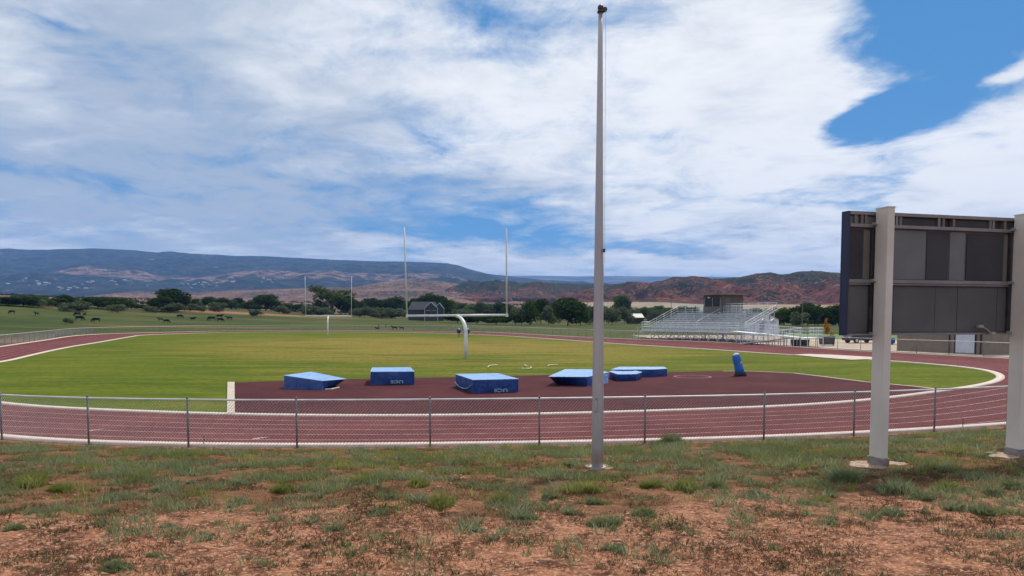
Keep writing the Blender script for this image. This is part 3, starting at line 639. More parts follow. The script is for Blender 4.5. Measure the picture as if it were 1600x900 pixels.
# ------------------------------------------------------------------ blue landing mats
def vinyl(name, c, c2, rough=.45):
    def f(t):
        p = t.pos(); n = t.noise(t.scale(p, 1.2, 1.2, .7), 2.6, 5, .6, 1.2)
        return bsdf(t, t.mix(t.m('MULTIPLY', t.ramp(t.noise(t.scale(p, 1, 1, 2.0), 1.6, 4, .5), .5, .8), .22), t.mix(t.ramp(t.noise(p, 1.5, 5), .35, .7), c, c2), (.16, .20, .30)), rough, 0, .4, n, .8, .10)
    return mat(name, f)
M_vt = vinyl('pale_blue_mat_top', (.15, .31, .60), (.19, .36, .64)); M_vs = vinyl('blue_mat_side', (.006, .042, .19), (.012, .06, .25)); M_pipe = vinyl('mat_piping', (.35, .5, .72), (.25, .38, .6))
import bmesh
def matobj(label, topp, botp):
    T_ = [pix(x, y, z) for x, y, z in topp]; Bt = [np.array(q, float) for q in botp]; n = len(T_)
    c = np.mean(T_, 0); t = thing('landing_mat', label, 'gym mat', (c[0], c[1], .008), 'blue vinyl landing mats on the red apron')
    sub = 6
    V, Fs = [], []
    mb = MB()
    # side walls, subdivided and slightly slumped
    for i in range(n):
        a0, a1, b0, b1 = Bt[i], Bt[(i+1) % n], T_[i], T_[(i+1) % n]; L_ = max(2, int(np.linalg.norm(b1-b0)/.25)); rows = 4; g = []
        nrm = np.cross(b1-b0, (0, 0, 1.)); nrm /= np.linalg.norm(nrm)+1e-9
        for r in range(rows+1):
            for q in range(L_+1):
                s_q, tt = q/L_, r/rows; p = (a0*(1-s_q)+a1*s_q)*(1-tt)+(b0*(1-s_q)+b1*s_q)*tt
                wv = .035*math.sin(math.pi*tt)*math.sin(math.pi*s_q)+.028*math.sin(math.pi*s_q)*math.sin(math.pi*tt)*float(vnoise(p[0]*3+i, p[2]*7))
                g.append(p+nrm*wv)
        mb.add(g, [(r*(L_+1)+q, r*(L_+1)+q+1, (r+1)*(L_+1)+q+1, (r+1)*(L_+1)+q) for r in range(rows) for q in range(L_)])
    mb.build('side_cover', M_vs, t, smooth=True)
    mb = MB(); cc = c-(0, 0, .012); g = []; K_ = 5
    for k in range(K_+1):
        for p in T_:
            q = cc+(p-cc)*(k/K_); q = q+np.array((0, 0, (-.03*(1-(k/K_)**2)+.012*float(vnoise(q[0]*2, q[1]*2))) if k < K_ else 0)); g.append(q)
    fs = [(k*n+i, (k+1)*n+i, (k+1)*n+(i+1) % n, k*n+(i+1) % n) for k in range(1, K_) for i in range(n)]+[(0, n+i, n+(i+1) % n) for i in range(n)]
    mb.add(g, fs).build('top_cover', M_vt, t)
    mb = MB()
    for i in range(n): mb.tube(T_[i]+(0, 0, -.006), T_[(i+1) % n]+(0, 0, -.006), .016, n=6)
    mb.build('piping', M_pipe, t)
    mb = MB()
    for i in range(n):
        a0, b0, a1, b1 = Bt[i], T_[i], Bt[(i+1) % n], T_[(i+1) % n]; nrm = np.cross(b1-b0, (0, 0, 1.)); nrm /= np.linalg.norm(nrm)+1e-9
        if np.linalg.norm(b1-b0) < 1.2: continue
        for q in (.33, .66):
            A, B_ = a0*(1-q)+a1*q, b0*(1-q)+b1*q; mb.path([A+(B_-A)*k/6+nrm*(.035*math.sin(math.pi*k/6)*math.sin(math.pi*q)+.01) for k in range(7)], .008, 4)
    mb.build('seam', simple('seam_thread', (.03, .07, .2)), t); return t, T_, Bt
def drop(topp, inset=0., z=.008):
    T_ = [pix(x, y, z_) for x, y, z_ in topp]; c = np.mean(T_, 0); return [np.array((*(p[:2]+(c[:2]-p[:2])*inset), z)) for p in T_]
t1 = [(444, 586.5, .62), (503, 595, .42), (541, 592, .38), (487, 581, .5)]
m1, *_ = matobj('wedge shaped blue mat with its right edge sloping under, leftmost on the red apron', t1, [pix(443.5, 608, .008), pix(504, 609.3, .008), pix(524, 603.5, .008), pix(484, 599.5, .008)])
mb = MB(); q = [pix(508, 608.3, .02), pix(518, 607.8, .03), pix(530, 605.2, .03)]; mb.path(q, .025, 6).build('strap', simple('white_strap', (.7, .7, .72)), m1)
t2 = [(579, 580.8, .66), (647.5, 580.3, .66), (641, 574, .66), (582, 574.3, .66)]
m2, T2, B2 = matobj('upright box shaped blue mat with a white logo low on its front, second from left', t2, drop(t2))
t3 = [(739.5, 593.5, .60), (810, 591.8, .60), (778, 583.4, .60), (712, 584.7, .60)]
m3, T3, B3 = matobj('large blue mat with a piped flap on its left side and logo at lower right', t3, drop(t3))
t4 = [(857, 588.4, .46), (917.5, 588.8, .46), (951, 581.5, .46), (928, 577.3, .46), (883, 577, .46)]
m4, *_ = matobj('flared blue mat with undercut left end, partly behind the flagpole', t4, [pix(870, 600, .008), pix(917.5, 603.4, .008), pix(950, 598.5, .008), pix(928, 591.5, .008), pix(893, 591.5, .008)])
t5 = [(952, 580.6, .37), (965, 584.7, .37), (994, 584.3, .37), (1003, 581.4, .37), (989, 577.9, .37), (962, 578, .37)]
m5, *_ = matobj('small six sided blue mat just right of the flagpole', t5, drop(t5, .03))
t6 = [(955, 577.3, .43), (1020, 577.2, .43), (1042.5, 575.9, .43), (1038, 573.3, .43), (968, 573.3, .43)]
m6, *_ = matobj('long low blue mat lying behind the small mat, rightmost of the mats', t6, drop(t6))
# logo UCS, upside down as in the photo
def logo(parent, A, B, zc_, size, at):
    cu = bpy.data.curves.new('logo', 'FONT'); cu.body = 'UCS'; cu.size = size; cu.align_x = 'CENTER'; cu.align_y = 'CENTER'; cu.extrude = .004; cu.offset = .012; cu.space_character = 1.15
    ob = bpy.data.objects.new('tmp', cu); S.collection.objects.link(ob); dg = bpy.context.evaluated_depsgraph_get()
    me = bpy.data.meshes.new_from_object(ob.evaluated_get(dg)); bpy.data.objects.remove(ob)
    d = (B-A)[:2]/np.linalg.norm((B-A)[:2]); c = A[:2]*(1-at)+B[:2]*at; nn = np.array((d[1], -d[0]))
    v = np.array([x.co[:] for x in me.vertices]); w = np.zeros_like(v)
    w[:, 0] = c[0]-v[:, 0]*1.5*d[0]+nn[0]*(.07+v[:, 2]); w[:, 1] = c[1]-v[:, 0]*1.5*d[1]+nn[1]*(.07+v[:, 2]); w[:, 2] = zc_-v[:, 1]
    w -= np.array(parent['_o'])
    me.vertices.foreach_set('co', w.astype(np.float32).ravel()); me.update(); link('logo', me, simple('logo_white', (.33, .41, .55), (.16, .24, .40), 9, .6), parent)
logo(m2, T2[0], T2[1], .17, .20, .60); logo(m3, T3[0], T3[1], .12, .20, .60)
mb = MB(); A, B = T3[3], T3[0]; d = (B-A); nn = np.array((-.9, -.42, 0)); K_ = [A+d*.02+(0, 0, -.36), A+d*.3+(0, 0, -.50), A+d*.55+(0, 0, -.52), A+d*.8+(0, 0, -.42), A+d*.95+(0, 0, -.25)]
mb.path([k+nn*.07 for k in K_], .02, 6).build('flap_piping', M_pipe, m3)

# ------------------------------------------------------------------ tackling dummy, hoops, blocking sled
b = pix(1156, 587.5); t = thing('tackling_dummy', 'blue padded tackling dummy leaning left on its dark weighted base', 'tackling dummy', b)
tp = atY(1149.5, 553, b[1]); mb = MB(); v0 = b+np.array((-.0, 0, .2)); dv = tp-v0
mb.path([v0-dv*.02, v0+dv*.05, v0+dv*.25, v0+dv*.42, v0+dv*.5, v0+dv*.62, v0+dv*.85, v0+dv*.97, v0+dv*1.03], [.20, .26, .25, .225, .235, .245, .24, .19, .06], 16).build('pad', vinyl('bright_blue_vinyl', (.02, .13, .46), (.03, .17, .52)), t, smooth=True)
mb = MB(); mb.path([b+(.03, 0, .0), b+(.03, 0, .06), b+(.02, 0, .2), b+(0, 0, .27)], [.33, .34, .31, .2], 18).build('base', simple('black_rubber', (.02, .02, .03)), t, smooth=True)
mb = MB(); mb.path([v0+dv*.93, v0+dv*1.0, v0+dv*1.05], [.222, .16, .03], 14).build('cap', simple('pale_vinyl', (.5, .6, .75)), t, smooth=True)
mb = MB(); mb.tube(v0+dv*.5+(.1, -.22, 0), v0+dv*.62+(.17, -.19, 0), .03, n=6); mb.box(v0+dv*.04+(.22, -.1, .03), (.1, .1, .09)); mb.build('strap', simple('white_strap', (.7, .7, .72)), t)
M_hose = simple('cream_plastic', (.66, .66, .48), (.58, .58, .42), 3, .5)
for lab, pts in (('curved cream plastic pipe lying on the grass right of the near goal post', [(762.5, 575.5), (763, 573.5), (767, 572.2), (777, 571.3)]),
                 ('hooked cream plastic pipe on the grass above the large blue mat', [(816, 577.6), (827, 577.3), (830.5, 575.7), (829, 574.5)]),
                 ('small cream pipe end poking from the grass between two curved pipes', [(820, 571.6), (822.5, 573.3), (823.5, 573.8)]),
                 ('curved cream plastic pipe on the grass behind the flared blue mat', [(856.5, 573.3), (857.5, 571.9), (862, 571.3), (872, 571.2)])):
    mb = MB(); q = [pix(x, y)+(0, 0, .06) for x, y in pts]; mb.path(q, .028, 8); mb.path([q[0]+(0, 0, 0), q[0]+(0, -.05, .02)], [.045, .045], 8)
    tag(mb.build('plastic_pipe', M_hose, origin=tuple(q[0]), smooth=True), lab, 'pipe', 'cream pipes lying on the infield grass')
b = pix(724, 526); t = thing('blocking_sled', 'distant blocking sled with two dark blue pads either side of the near goal post', 'blocking sled', b)
for x_ in (717, 731):
    c = atY(x_, 518, b[1]); pd = MB(); pd.path([c+(0, 0, -.30), c+(0, 0, -.22), c+(0, 0, .12), c+(0, 0, .32), c+(0, 0, .40)], [.18, .26, .36, .30, .12], 12).build('pad', vinyl('navy_vinyl', (.012, .03, .12), (.02, .05, .17)), t, smooth=True)
    mb = MB(); mb.path([c+(0, 0, .36), c+(0, 0, .46), c+(0, 0, .54)], [.16, .17, .05], 10).build('pad_top', simple('pale_vinyl', (.5, .6, .75)), t, smooth=True)
    mb = MB(); mb.tube(c+(0, 0, -.2), c+(-.15, -.1, -c[2]+.03), .03, n=6); mb.tube(c+(0, 0, -.2), c+(.15, 1.3, -c[2]+.03), .035, n=6); mb.tube((c[0], c[1]-.3, .04), (c[0], c[1]+1.8, .04), .04, n=6).build('runner', M_dark, t)
mb = MB(); mb.tube((b[0]-.7, b[1]+1, .3), (b[0]+.7, b[1]+1, .3), .035).build('crossbeam', M_dark, t)

# ------------------------------------------------------------------ bleachers
M_alu = simple('bleacher_aluminium', (.68, .72, .76), (.50, .54, .58), 1.5, .42, .35, .5)
M_alu2 = simple('bleacher_riser', (.30, .33, .36), (.36, .38, .42), 1.5, .5, .35)
bn = pix(1146, 535.5)[:2]; bf = pix(998, 529)[:2]; Lb = np.linalg.norm(bf-bn); E1 = np.array((*((bf-bn)/Lb), 0)); E2 = np.array((E1[1], -E1[0], 0))
bn = bn+E2[:2]*.6; bl = thing('bleachers', 'silver aluminium bleachers with rows of benches, rails and a switchback ramp', 'bleachers', (*bn, 0))
def B3(a, b_, z): return np.array((*bn, 0))+E1*a+E2*b_+np.array((0, 0, z))
DECK = 1.42; WALK = 1.3; RISE = .265; RUN = .62; NROW = 9
mb = MB(); mb.box(B3(Lb/2, WALK/2, DECK-.04), (Lb, WALK, .08), E1, E2); mb.build('walkway_deck', M_alu, bl)
mb = MB(); mb.box(B3(Lb/2, -.03, DECK-.1), (Lb, .05, .28), E1, E2); mb.build('fascia', M_alu, bl)
L0 = 0.5
for r in range(NROW):
    z = DECK+(r+1)*RISE; y = WALK+r*RUN; a0, a1 = 0.2, Lb-.2
    segs = [(a0, Lb*.485), (Lb*.515, a1)]
    for s0, s1 in segs:
        mb = MB(); mb.box(B3((s0+s1)/2, y+.18, z+.17), (s1-s0, .27, .045), E1, E2)
        mb.build('bench', M_alu, bl)
    mb = MB(); mb.box(B3(Lb/2, y+RUN*.55, z-.02), (a1-a0, RUN*.62, .04), E1, E2); mb.build('footboard', M_alu, bl)
    mb = MB(); mb.box(B3(Lb/2, y+.03, z-.12), (a1-a0, .02, .17), E1, E2); mb.build('riser', M_alu2, bl)
    mb = MB(); mb.box(B3(Lb/2, y+.1, z-.03), (Lb*.03, .35, .05), E1, E2).build('aisle_step', M_alu, bl)
depth = WALK+NROW*RUN; ztop = DECK+NROW*RISE
mb = MB()
for a in np.linspace(.3, Lb-.3, 12):
    for y in (.15, WALK, WALK+3*RUN, WALK+6*RUN, depth-.1):
        zt_ = DECK-.06 if y <= WALK else DECK+(y-WALK)/RUN*RISE-.1
        mb = MB(); mb.box(B3(a, y, zt_/2), (.07, .07, zt_), E1, E2)
        if y in (.15, depth-.1) or a < 1: mb.build('leg', M_alu, bl)
mb = MB()
for i, a in enumerate(np.linspace(.3, Lb-.3, 12)):
    mb.tube(B3(a, .1, .1), B3(a, depth-.1, DECK+1.6), .03, n=5); mb.tube(B3(a, .15, DECK-.1), B3(a, 3.5, .1), .03, n=5); mb.tube(B3(a, 3.5, .1), B3(a, depth-.1, ztop-.3), .03, n=5)
    if i < 11:
        a2 = a+(Lb-.6)/11
        mb.tube(B3(a, .3, .12), B3(a2, .3, DECK-.15), .028, n=5)
        if i % 2: mb.tube(B3(a2, .3, .12), B3(a, .3, DECK-.15), .028, n=5)
        mb.tube(B3(a, depth-.2, .2), B3(a2, depth-.2, ztop-.5), .028, n=5)
mb.build('bracing', M_alu, bl)
def railing(name, pts, h=1.05, step=1.6, mids=(.35, .68), parent=bl, r=.024, infill=0):
    mb = MB(); pts = [np.array(p, float) for p in pts]
    for p, q in zip(pts[:-1], pts[1:]):
        L_ = np.linalg.norm(q-p); n = max(1, round(L_/step))
        for k in range(n+1): c = p+(q-p)*k/n; mb.tube(c, c+(0, 0, h), r, n=6)
        for m_ in (*mids, 1): mb.tube(p+(0, 0, h*m_), q+(0, 0, h*m_), r if m_ == 1 else r*.75, n=6)
        if infill:
            for k in range(int(L_/infill)): c = p+(q-p)*(k+.5)*infill/L_; mb.tube(c+(0, 0, .05), c+(0, 0, h), .008, n=4)
    return mb.build(name, M_alu, parent)
railing('front_rail', [B3(0, .03, DECK), B3(Lb, .03, DECK)], infill=.2)
railing('side_rail', [B3(Lb, 0, DECK), B3(Lb, WALK, DECK), B3(Lb, depth, ztop)], infill=.3)
railing('side_rail', [B3(0, WALK, DECK), B3(0, depth, ztop)], infill=.3)
railing('back_rail', [B3(0, depth, ztop), B3(Lb, depth, ztop)], h=1.25, infill=.25)
railing('aisle_rail', [B3(Lb*.5, WALK+RUN, DECK+RISE), B3(Lb*.5, depth-RUN, ztop-RISE)], h=.85, step=2, mids=(.5,))
sheet('painted_shade_sheet', [tuple(B3(a, b_, 0)[:2]) for a, b_ in ((-.3, .1), (Lb+.3, .1), (Lb+.3, depth+2), (-.3, depth+2))], .035, simple('painted_shade', (.09, .075, .06), (.06, .05, .04), 1, .95))  # dark ground sheet: the shade under the bleachers is painted into its colour
# end stairs at the far end and the ramp at the near end
mb = MB()
for k in range(7): mb.box(B3(Lb+.25+k*.28, .6, DECK-(k+1)*.2), (.3, 1.1, .04), E1, E2)
mb.build('stair', M_alu, bl); railing('stair_rail', [B3(Lb+.1, .03, DECK), B3(Lb+2.1, .03, .0)], mids=(.5,))
rp0 = np.array((*pix(1150, 538)[:2], 0))+np.array((.6, .3, 0)); re = np.array((*pix(1238, 542)[:2], 0)); re = re+np.array((.5, 1.0, 0)); ru = (re-rp0)/np.linalg.norm(re-rp0); rn = np.array((-ru[1], ru[0], 0)); RL = np.linalg.norm(re-rp0)
rise_end = 1.0
def ramp(nm, a, b_, w):
    d = (b_-a); L_ = np.linalg.norm(d); d = d/L_; n = np.array((-d[1], d[0], 0)); n /= np.linalg.norm(n); u = np.cross(d, n)
    mb = MB(); mb.box((a+b_)/2+n*w/2, (L_, w, .09), d, n, u); mb.build(nm, M_alu, bl); return n
a0_, a1_ = rp0+(0, 0, .05), re+(0, 0, rise_end)
ramp('ramp', a0_, a1_, 1.2); railing('ramp_rail', [a0_, a1_], h=1.0, step=1.6, mids=(.5,)); railing('ramp_rail', [a0_+rn*1.15, a1_+rn*1.15], h=1.0, step=1.6, mids=(.5,))
b0_, b1_ = re+rn*1.4+(0, 0, rise_end), B3(-.05, .1, DECK); ramp('ramp', b0_, b1_, -1.2 if False else 1.2); railing('ramp_rail', [b0_, b1_], h=1.05, step=1.8, mids=(.33, .66), infill=.3); 
mb = MB(); pc = re+ru*.9+rn*1.2; mb.box(pc+(0, 0, rise_end-.04), (1.8, 2.8, .08), ru, rn); mb.build('ramp_landing', M_alu, bl)
railing('landing_rail', [re+(0, 0, rise_end), re+ru*1.8+(0, 0, rise_end), re+ru*1.8+rn*2.7+(0, 0, rise_end), re+rn*2.7+(0, 0, rise_end)], h=1.05, step=.9, infill=.2)
mb = MB()
for k in range(9):
    c = rp0+ru*RL*(k+.5)/9; zz_ = .05+(rise_end-.05)*(k+.5)/9
    for o_ in (0.05, 1.1, 1.5, 2.5): mb = MB(); mb.box(c+rn*o_+(0, 0, (zz_ if o_ < 1.3 else .95)/2), (.06, .06, zz_ if o_ < 1.3 else .95), ru, rn); mb.build('ramp_post', M_alu, bl)
for o_ in (0, .9, 1.8):
    for q_ in (0, 2.6): mb = MB(); mb.box(re+ru*o_+rn*q_+(0, 0, rise_end/2), (.07, .07, rise_end), ru, rn); mb.build('ramp_post', M_alu, bl)
# press box on top of the bleachers
M_pb = simple('brown_siding', (.115, .10, .088), (.095, .082, .072), 1.2, .8); M_pbl = simple('grey_siding', (.15, .145, .15), (.12, .12, .125), 1.2, .8); M_glass = simple('dark_glass', (.012, .014, .018), (.02, .022, .03), 1, .12, spec=.6)
pbo = B3(Lb*.58, depth+.3, 0); pb = thing('press_box', 'brown press box with a flat overhanging roof above the top bleacher row', 'press box', pbo)
ca = Lb*.58; wl = 3.7; wd = 4.0; y0 = depth-.6; zf0 = ztop-.15; r_ = ray(1130, 480)
ztp = atY(1130, 461, B3(ca, y0, 0)[1])[2]
mb = MB(); mb.box(B3(ca, y0+wd/2, (zf0+ztp)/2), (wl, wd, ztp-zf0), E1, E2); mb.build('wall', M_pb, pb, bevel=.01)
mb = MB(); mb.box(B3(ca, y0-.02, zf0+.5), (wl+.03, .05, 1.0), E1, E2); mb.build('lower_panel', M_pbl, pb)
mb = MB(); mb.box(B3(ca-.1, y0+wd/2-.3, ztp+.07), (wl+1.2, wd+1.4, .14), E1, E2, np.array((0, 0, 1.))); mb.build('roof', simple('roof_metal', (.20, .17, .15), (.15, .13, .11)), pb, bevel=.01)
for o_ in (-.75, .75):
    mb = MB(); mb.box(B3(ca+o_*1.05, y0-.03, zf0+1.62), (1.4, .06, 1.1), E1, E2); w_ = mb.build('window', M_glass, pb)
mb = MB()
for o_ in (-1.55, 0, 1.55): mb.box(B3(ca+o_, y0-.05, zf0+1.62), (.08, .06, 1.2), E1, E2)
mb.build('window_frame', M_alu2, pb)
mb = MB(); mb.box(B3(ca-wl/2-.03, y0+1.0, zf0+1.4), (.04, .9, 1.9), E1, E2); mb.build('door', simple('door_brown', (.14, .12, .11)), pb)
mb = MB(); mb.box(B3(ca+.5, y0-.25, ztp-.35), (.25, .25, .2), E1, E2); mb.build('floodlight', simple('white_plastic', (.8, .8, .78)), pb)
mb = MB()
for a in (-wl/2+.1, wl/2-.1):
    for y in (.3, wd-.1): mb = MB(); mb.box(B3(ca+a, y0+y, zf0/2), (.12, .12, zf0), E1, E2); mb.build('support_post', M_alu2, pb)
mb = MB(); mb.box(B3(ca-wl/2-.9, y0+wd/2+.3, zf0), (1.6, wd-.6, .08), E1, E2); mb.build('balcony', M_alu, pb)
railing('balcony_rail', [B3(ca-wl/2, y0+.3, zf0), B3(ca-wl/2-1.7, y0+.3, zf0), B3(ca-wl/2-1.7, y0+wd, zf0)], parent=pb, h=1.1, step=.8, infill=.2)
railing('balcony_rail', [B3(ca+wl/2, y0+.3, zf0), B3(ca+wl/2+1.9, y0+.3, zf0), B3(ca+wl/2+1.9, y0+wd, zf0)], parent=pb, h=1.1, step=.8, infill=.25)
mb = MB(); mb.box(B3(ca+wl/2+1.0, y0+wd/2+.3, zf0), (1.8, wd-.6, .08), E1, E2); mb.build('balcony', M_alu, pb)

# ------------------------------------------------------------------ buildings and yard things
def gable(mb, c, w, d, h0, h1, ax_, oh=.25, th=.12):          # roof slabs, ridge runs along ay
    ax_ = np.array(ax_, float); ay_ = np.array((-ax_[1], ax_[0], 0))
    for s in (-1, 1):
        A = c+ax_*s*(w/2+oh)+(0, 0, h0-oh*(h1-h0)/(w/2)); R3 = c+np.array((0, 0, h1)); n = [A-ay_*(d/2+oh), R3-ay_*(d/2+oh), R3+ay_*(d/2+oh), A+ay_*(d/2+oh)]
        mb.add(n+[p+np.array((0, 0, th)) for p in n], [(0, 1, 2, 3)[::s], (4, 5, 6, 7)[::-s], (0, 1, 5, 4), (1, 2, 6, 5), (2, 3, 7, 6), (3, 0, 4, 7)])
def gwall(mb, c, w, d, h0, h1, ax_):
    ax_ = np.array(ax_, float); ay_ = np.array((-ax_[1], ax_[0], 0)); pr = [(-w/2, 0), (w/2, 0), (w/2, h0), (0, h1), (-w/2, h0)]
    a = [c+ax_*x-ay_*d/2+(0, 0, z) for x, z in pr]; b_ = [c+ax_*x+ay_*d/2+(0, 0, z) for x, z in pr]
    mb.add(a+b_, [(0, 1, 2, 3, 4), (9, 8, 7, 6, 5), (0, 5, 6, 1), (1, 6, 7, 2), (2, 7, 8, 3), (3, 8, 9, 4), (4, 9, 5, 0)])
# white gabled building beside the stands
c = np.array((atY(1199, 500, 127)[0], 130., 0)); wb = thing('white_building', 'white gabled shed with a brown roof edge behind the right end of the bleachers', 'building', c)
mb = MB(); gwall(mb, c, 3.9, 6, 2.75, 3.75, (1, 0, 0)); mb.build('wall', simple('white_siding', (.66, .67, .76), (.58, .59, .68), 1, .7), wb)
mb = MB(); gable(mb, c, 3.9, 6, 2.75, 3.75, (1, 0, 0)); mb.build('roof', simple('brown_roof', (.10, .045, .035)), wb)
mb = MB(); mb.box(c+(.4, -3.03, 3.0), (.1, .04, .6)); mb.box(c+(1.1, -3.03, 2.6), (.15, .04, .25)); mb.build('vent', M_dark, wb)
mb = MB(); mb.box(c+(-.9, -3.03, 1.1), (.9, .05, 2.1)); mb.build('door', simple('grey_door', (.35, .36, .42)), wb)
for x_ in (-.7, .7):
    mb = MB(); mb.box(c+(x_+.25, -3.04, 2.25), (.9, .04, .3)); mb.build('banner', simple('lilac_panel', (.40, .42, .60)), wb)
# storage building under the scoreboard line of sight
A = pix(1401, 547.2); B = pix(1541, 554.5); d = (B-A)/np.linalg.norm(B-A); n_ = np.array((-d[1], d[0], 0)); L_ = np.linalg.norm(B-A); dep = 4.5; Hs = 2.15
sb = thing('storage_building', 'low tan block storage building with a white roller door beyond the track', 'building', (A+B)/2)
def S3(a, b_, z): return A+d*a+n_*b_+np.array((0, 0, z))
mb = MB(); mb.box(S3(L_/2, dep/2, Hs/2), (L_, dep, Hs), d, n_)
def block_mat(t):
    p = t.pos(); br = t.new('ShaderNodeTexBrick'); t.put(br.inputs['Vector'], t.scale(p, 2.2, 2.2, 2.2)); t.put(br.inputs['Color1'], (.27, .22, .175)); t.put(br.inputs['Color2'], (.24, .195, .155)); t.put(br.inputs['Mortar'], (.19, .155, .125)); br.inputs['Mortar Size'].default_value = .015
    return bsdf(t, t.mix(t.ramp(t.noise(p, 1.2, 4), .4, .7), br.outputs[0], (.21, .17, .14)), .9)
mb.build('wall', mat('tan_block', block_mat), sb)
mb = MB(); mb.box(S3(L_/2, dep/2, Hs+.09), (L_+.5, dep+.6, .16), d, n_); mb.build('roof', simple('grey_roof', (.2, .19, .18)), sb, bevel=.01)
dr0 = L_*(1497-1401)/140; dr1 = L_*(1525-1401)/140
mb = MB(); mb.box(S3((dr0+dr1)/2, -.03, .95), (dr1-dr0, .06, 1.75), d, n_); dd_ = mb.build('roller_door', simple('white_roller', (.62, .64, .72), (.55, .57, .65), 1, .6), sb)
mb = MB()
for a in (dr0-.62, dr0-.06, dr1+.06, dr1+.55): mb.box(S3(a, -.05, Hs/2), (.1, .1, Hs), d, n_)
mb.box(S3((dr0+dr1)/2, -.06, 1.88), (dr1-dr0+.2, .08, .1), d, n_); mb.build('door_frame', simple('dark_trim', (.05, .035, .03)), sb)
# bins and boxes
def bin_(name, label, cat, x0, x1, yb, h, dpt, m, wheels=False, lid=True):
    a, b_ = pix(x0, yb), pix(x1, yb); w = (b_-a)[0]; c = (a+b_)/2+np.array((0, dpt/2, 0)); t = thing(name, label, cat, c)
    mb = MB(); z0 = .14 if wheels else .03; tw = 1.0; q = [(c[0]-w*.46, c[1]-dpt*.45), (c[0]+w*.46, c[1]-dpt*.45), (c[0]+w*.46, c[1]+dpt*.45), (c[0]-w*.46, c[1]+dpt*.45)]; q2 = [(c[0]-w*.5, c[1]-dpt*.5), (c[0]+w*.5, c[1]-dpt*.5), (c[0]+w*.5, c[1]+dpt*.5), (c[0]-w*.5, c[1]+dpt*.5)]
    mb.prism(q, z0, h*.88, top=q2); mb.build('body', m, t, bevel=.015)
    mb = MB(); mb.box((c[0], c[1], h*.92), (w*1.04, dpt*1.06, h*.08)); mb.build('lid', m, t, bevel=.015)
    for s in (-.4, .4): mb = MB(); mb.box((c[0]+w*s, c[1]-dpt*.52, h*.5), (.06, .04, h*.7)); mb.build('rib', m, t)
    for s in (-.38, .38):
        mb = MB(); mb.tube((c[0]+w*s-.03, c[1]-dpt*.4, .1), (c[0]+w*s+.03, c[1]-dpt*.4, .1), .1, n=10); mb.build('wheel', M_dark if not wheels else simple('pale_wheel', (.5, .5, .5)), t)
    return t
bin_('storage_bin', 'low dark green bin on the pale walkway below the bleacher ramp', 'bin', 1240, 1265, 540.8, .74, .9, simple('dark_green_plastic', (.014, .032, .026), (.02, .04, .032), 2, .5))
bin_('dumpster', 'dark grey green dumpster on pale wheels standing on the walkway near the scoreboard', 'dumpster', 1285, 1305, 540.5, 1.18, 1.1, simple('grey_green_steel', (.045, .055, .055), (.06, .07, .068), 2, .5), True)
c = pix(1394, 538.5); t = thing('plastic_barrel', 'blue plastic barrel with a white sack left of the tan storage building', 'barrel', c); mb = MB(); mb.path([c, c+(0, 0, .05), c+(0, 0, .4), c+(0, 0, .75), c+(0, 0, .8)], [.25, .29, .31, .29, .27], 16).build('body', simple('blue_plastic', (.02, .06, .2)), t, smooth=True)
mb = MB(); mb.path([c+(.1, -.45, 0), c+(.1, -.45, .1), c+(.12, -.45, .2)], [.2, .22, .08], 10).build('sack', simple('white_sack', (.7, .68, .62)), t, smooth=True)
# parked car, seen beneath the scoreboard
def car(label, c, yaw, m):
    t = thing('parked_car', label, 'car', c); ca_, sa_ = math.cos(yaw), math.sin(yaw); ex = np.array((ca_, sa_, 0)); ey = np.array((-sa_, ca_, 0))
    def q(x, y, z): return c+ex*x+ey*y+np.array((0, 0, z))
    prof = [(-2.2, .35), (-2.25, .8), (-1.9, 1.0), (-1.1, 1.06), (-.5, 1.5), (.9, 1.52), (1.6, 1.08), (2.15, .98), (2.25, .55), (2.2, .32)]
    mb = MB(); a = [q(x, -.86*(1 if z < 1.1 else .82), z) for x, z in prof]; b_ = [q(x, .86*(1 if z < 1.1 else .82), z) for x, z in prof]; n = len(prof)
    mb.add(a+b_, [tuple(range(n)), tuple(range(2*n-1, n-1, -1))]+[(i, n+i, n+(i+1) % n, (i+1) % n) for i in range(n)]); mb.build('body', m, t, bevel=.04)
    for s in (-1, 1):
        mb = MB(); pts = [(-.98, 1.1), (-.45, 1.42), (.85, 1.44), (1.4, 1.12)]; mb.add([q(x, s*.875*(1 if z < 1.2 else .85), z) for x, z in pts]+[q(x, s*.80, z) for x, z in pts], [(0, 1, 2, 3), (7, 6, 5, 4), (0, 4, 5, 1), (1, 5, 6, 2), (2, 6, 7, 3)]); mb.build('window', M_glass, t)
        for x in (-1.4, 1.4):
            mb = MB(); mb.tube(q(x, s*.66, .33), q(x, s*.9, .33), .33, n=18); w_ = mb.build('wheel', M_dark, t); mb = MB(); mb.tube(q(x, s*.88, .33), q(x, s*.91, .33), .19, n=12).build('rim', M_alu, w_, origin=t['_o'])
        mb = MB(); mb.box(q(-2.22, s*.6, .72), (.08, .35, .16), ex, ey); mb.build('headlight', simple('lamp_glass', (.6, .6, .6), rough=.2), t)
c = pix(1352, 536.3); car('dark parked car half hidden behind the lower left of the scoreboard', c+np.array((0, 1, 0)), .25, simple('dark_car_paint', (.02, .022, .03), (.025, .027, .035), 1, .25, spec=.6))
c = pix(1549, 549); car('dark blue parked car right of the tan storage building', c+np.array((.6, 2.5, 0)), 1.25, simple('navy_car_paint', (.012, .02, .05), (.015, .025, .055), 1, .25, spec=.6))
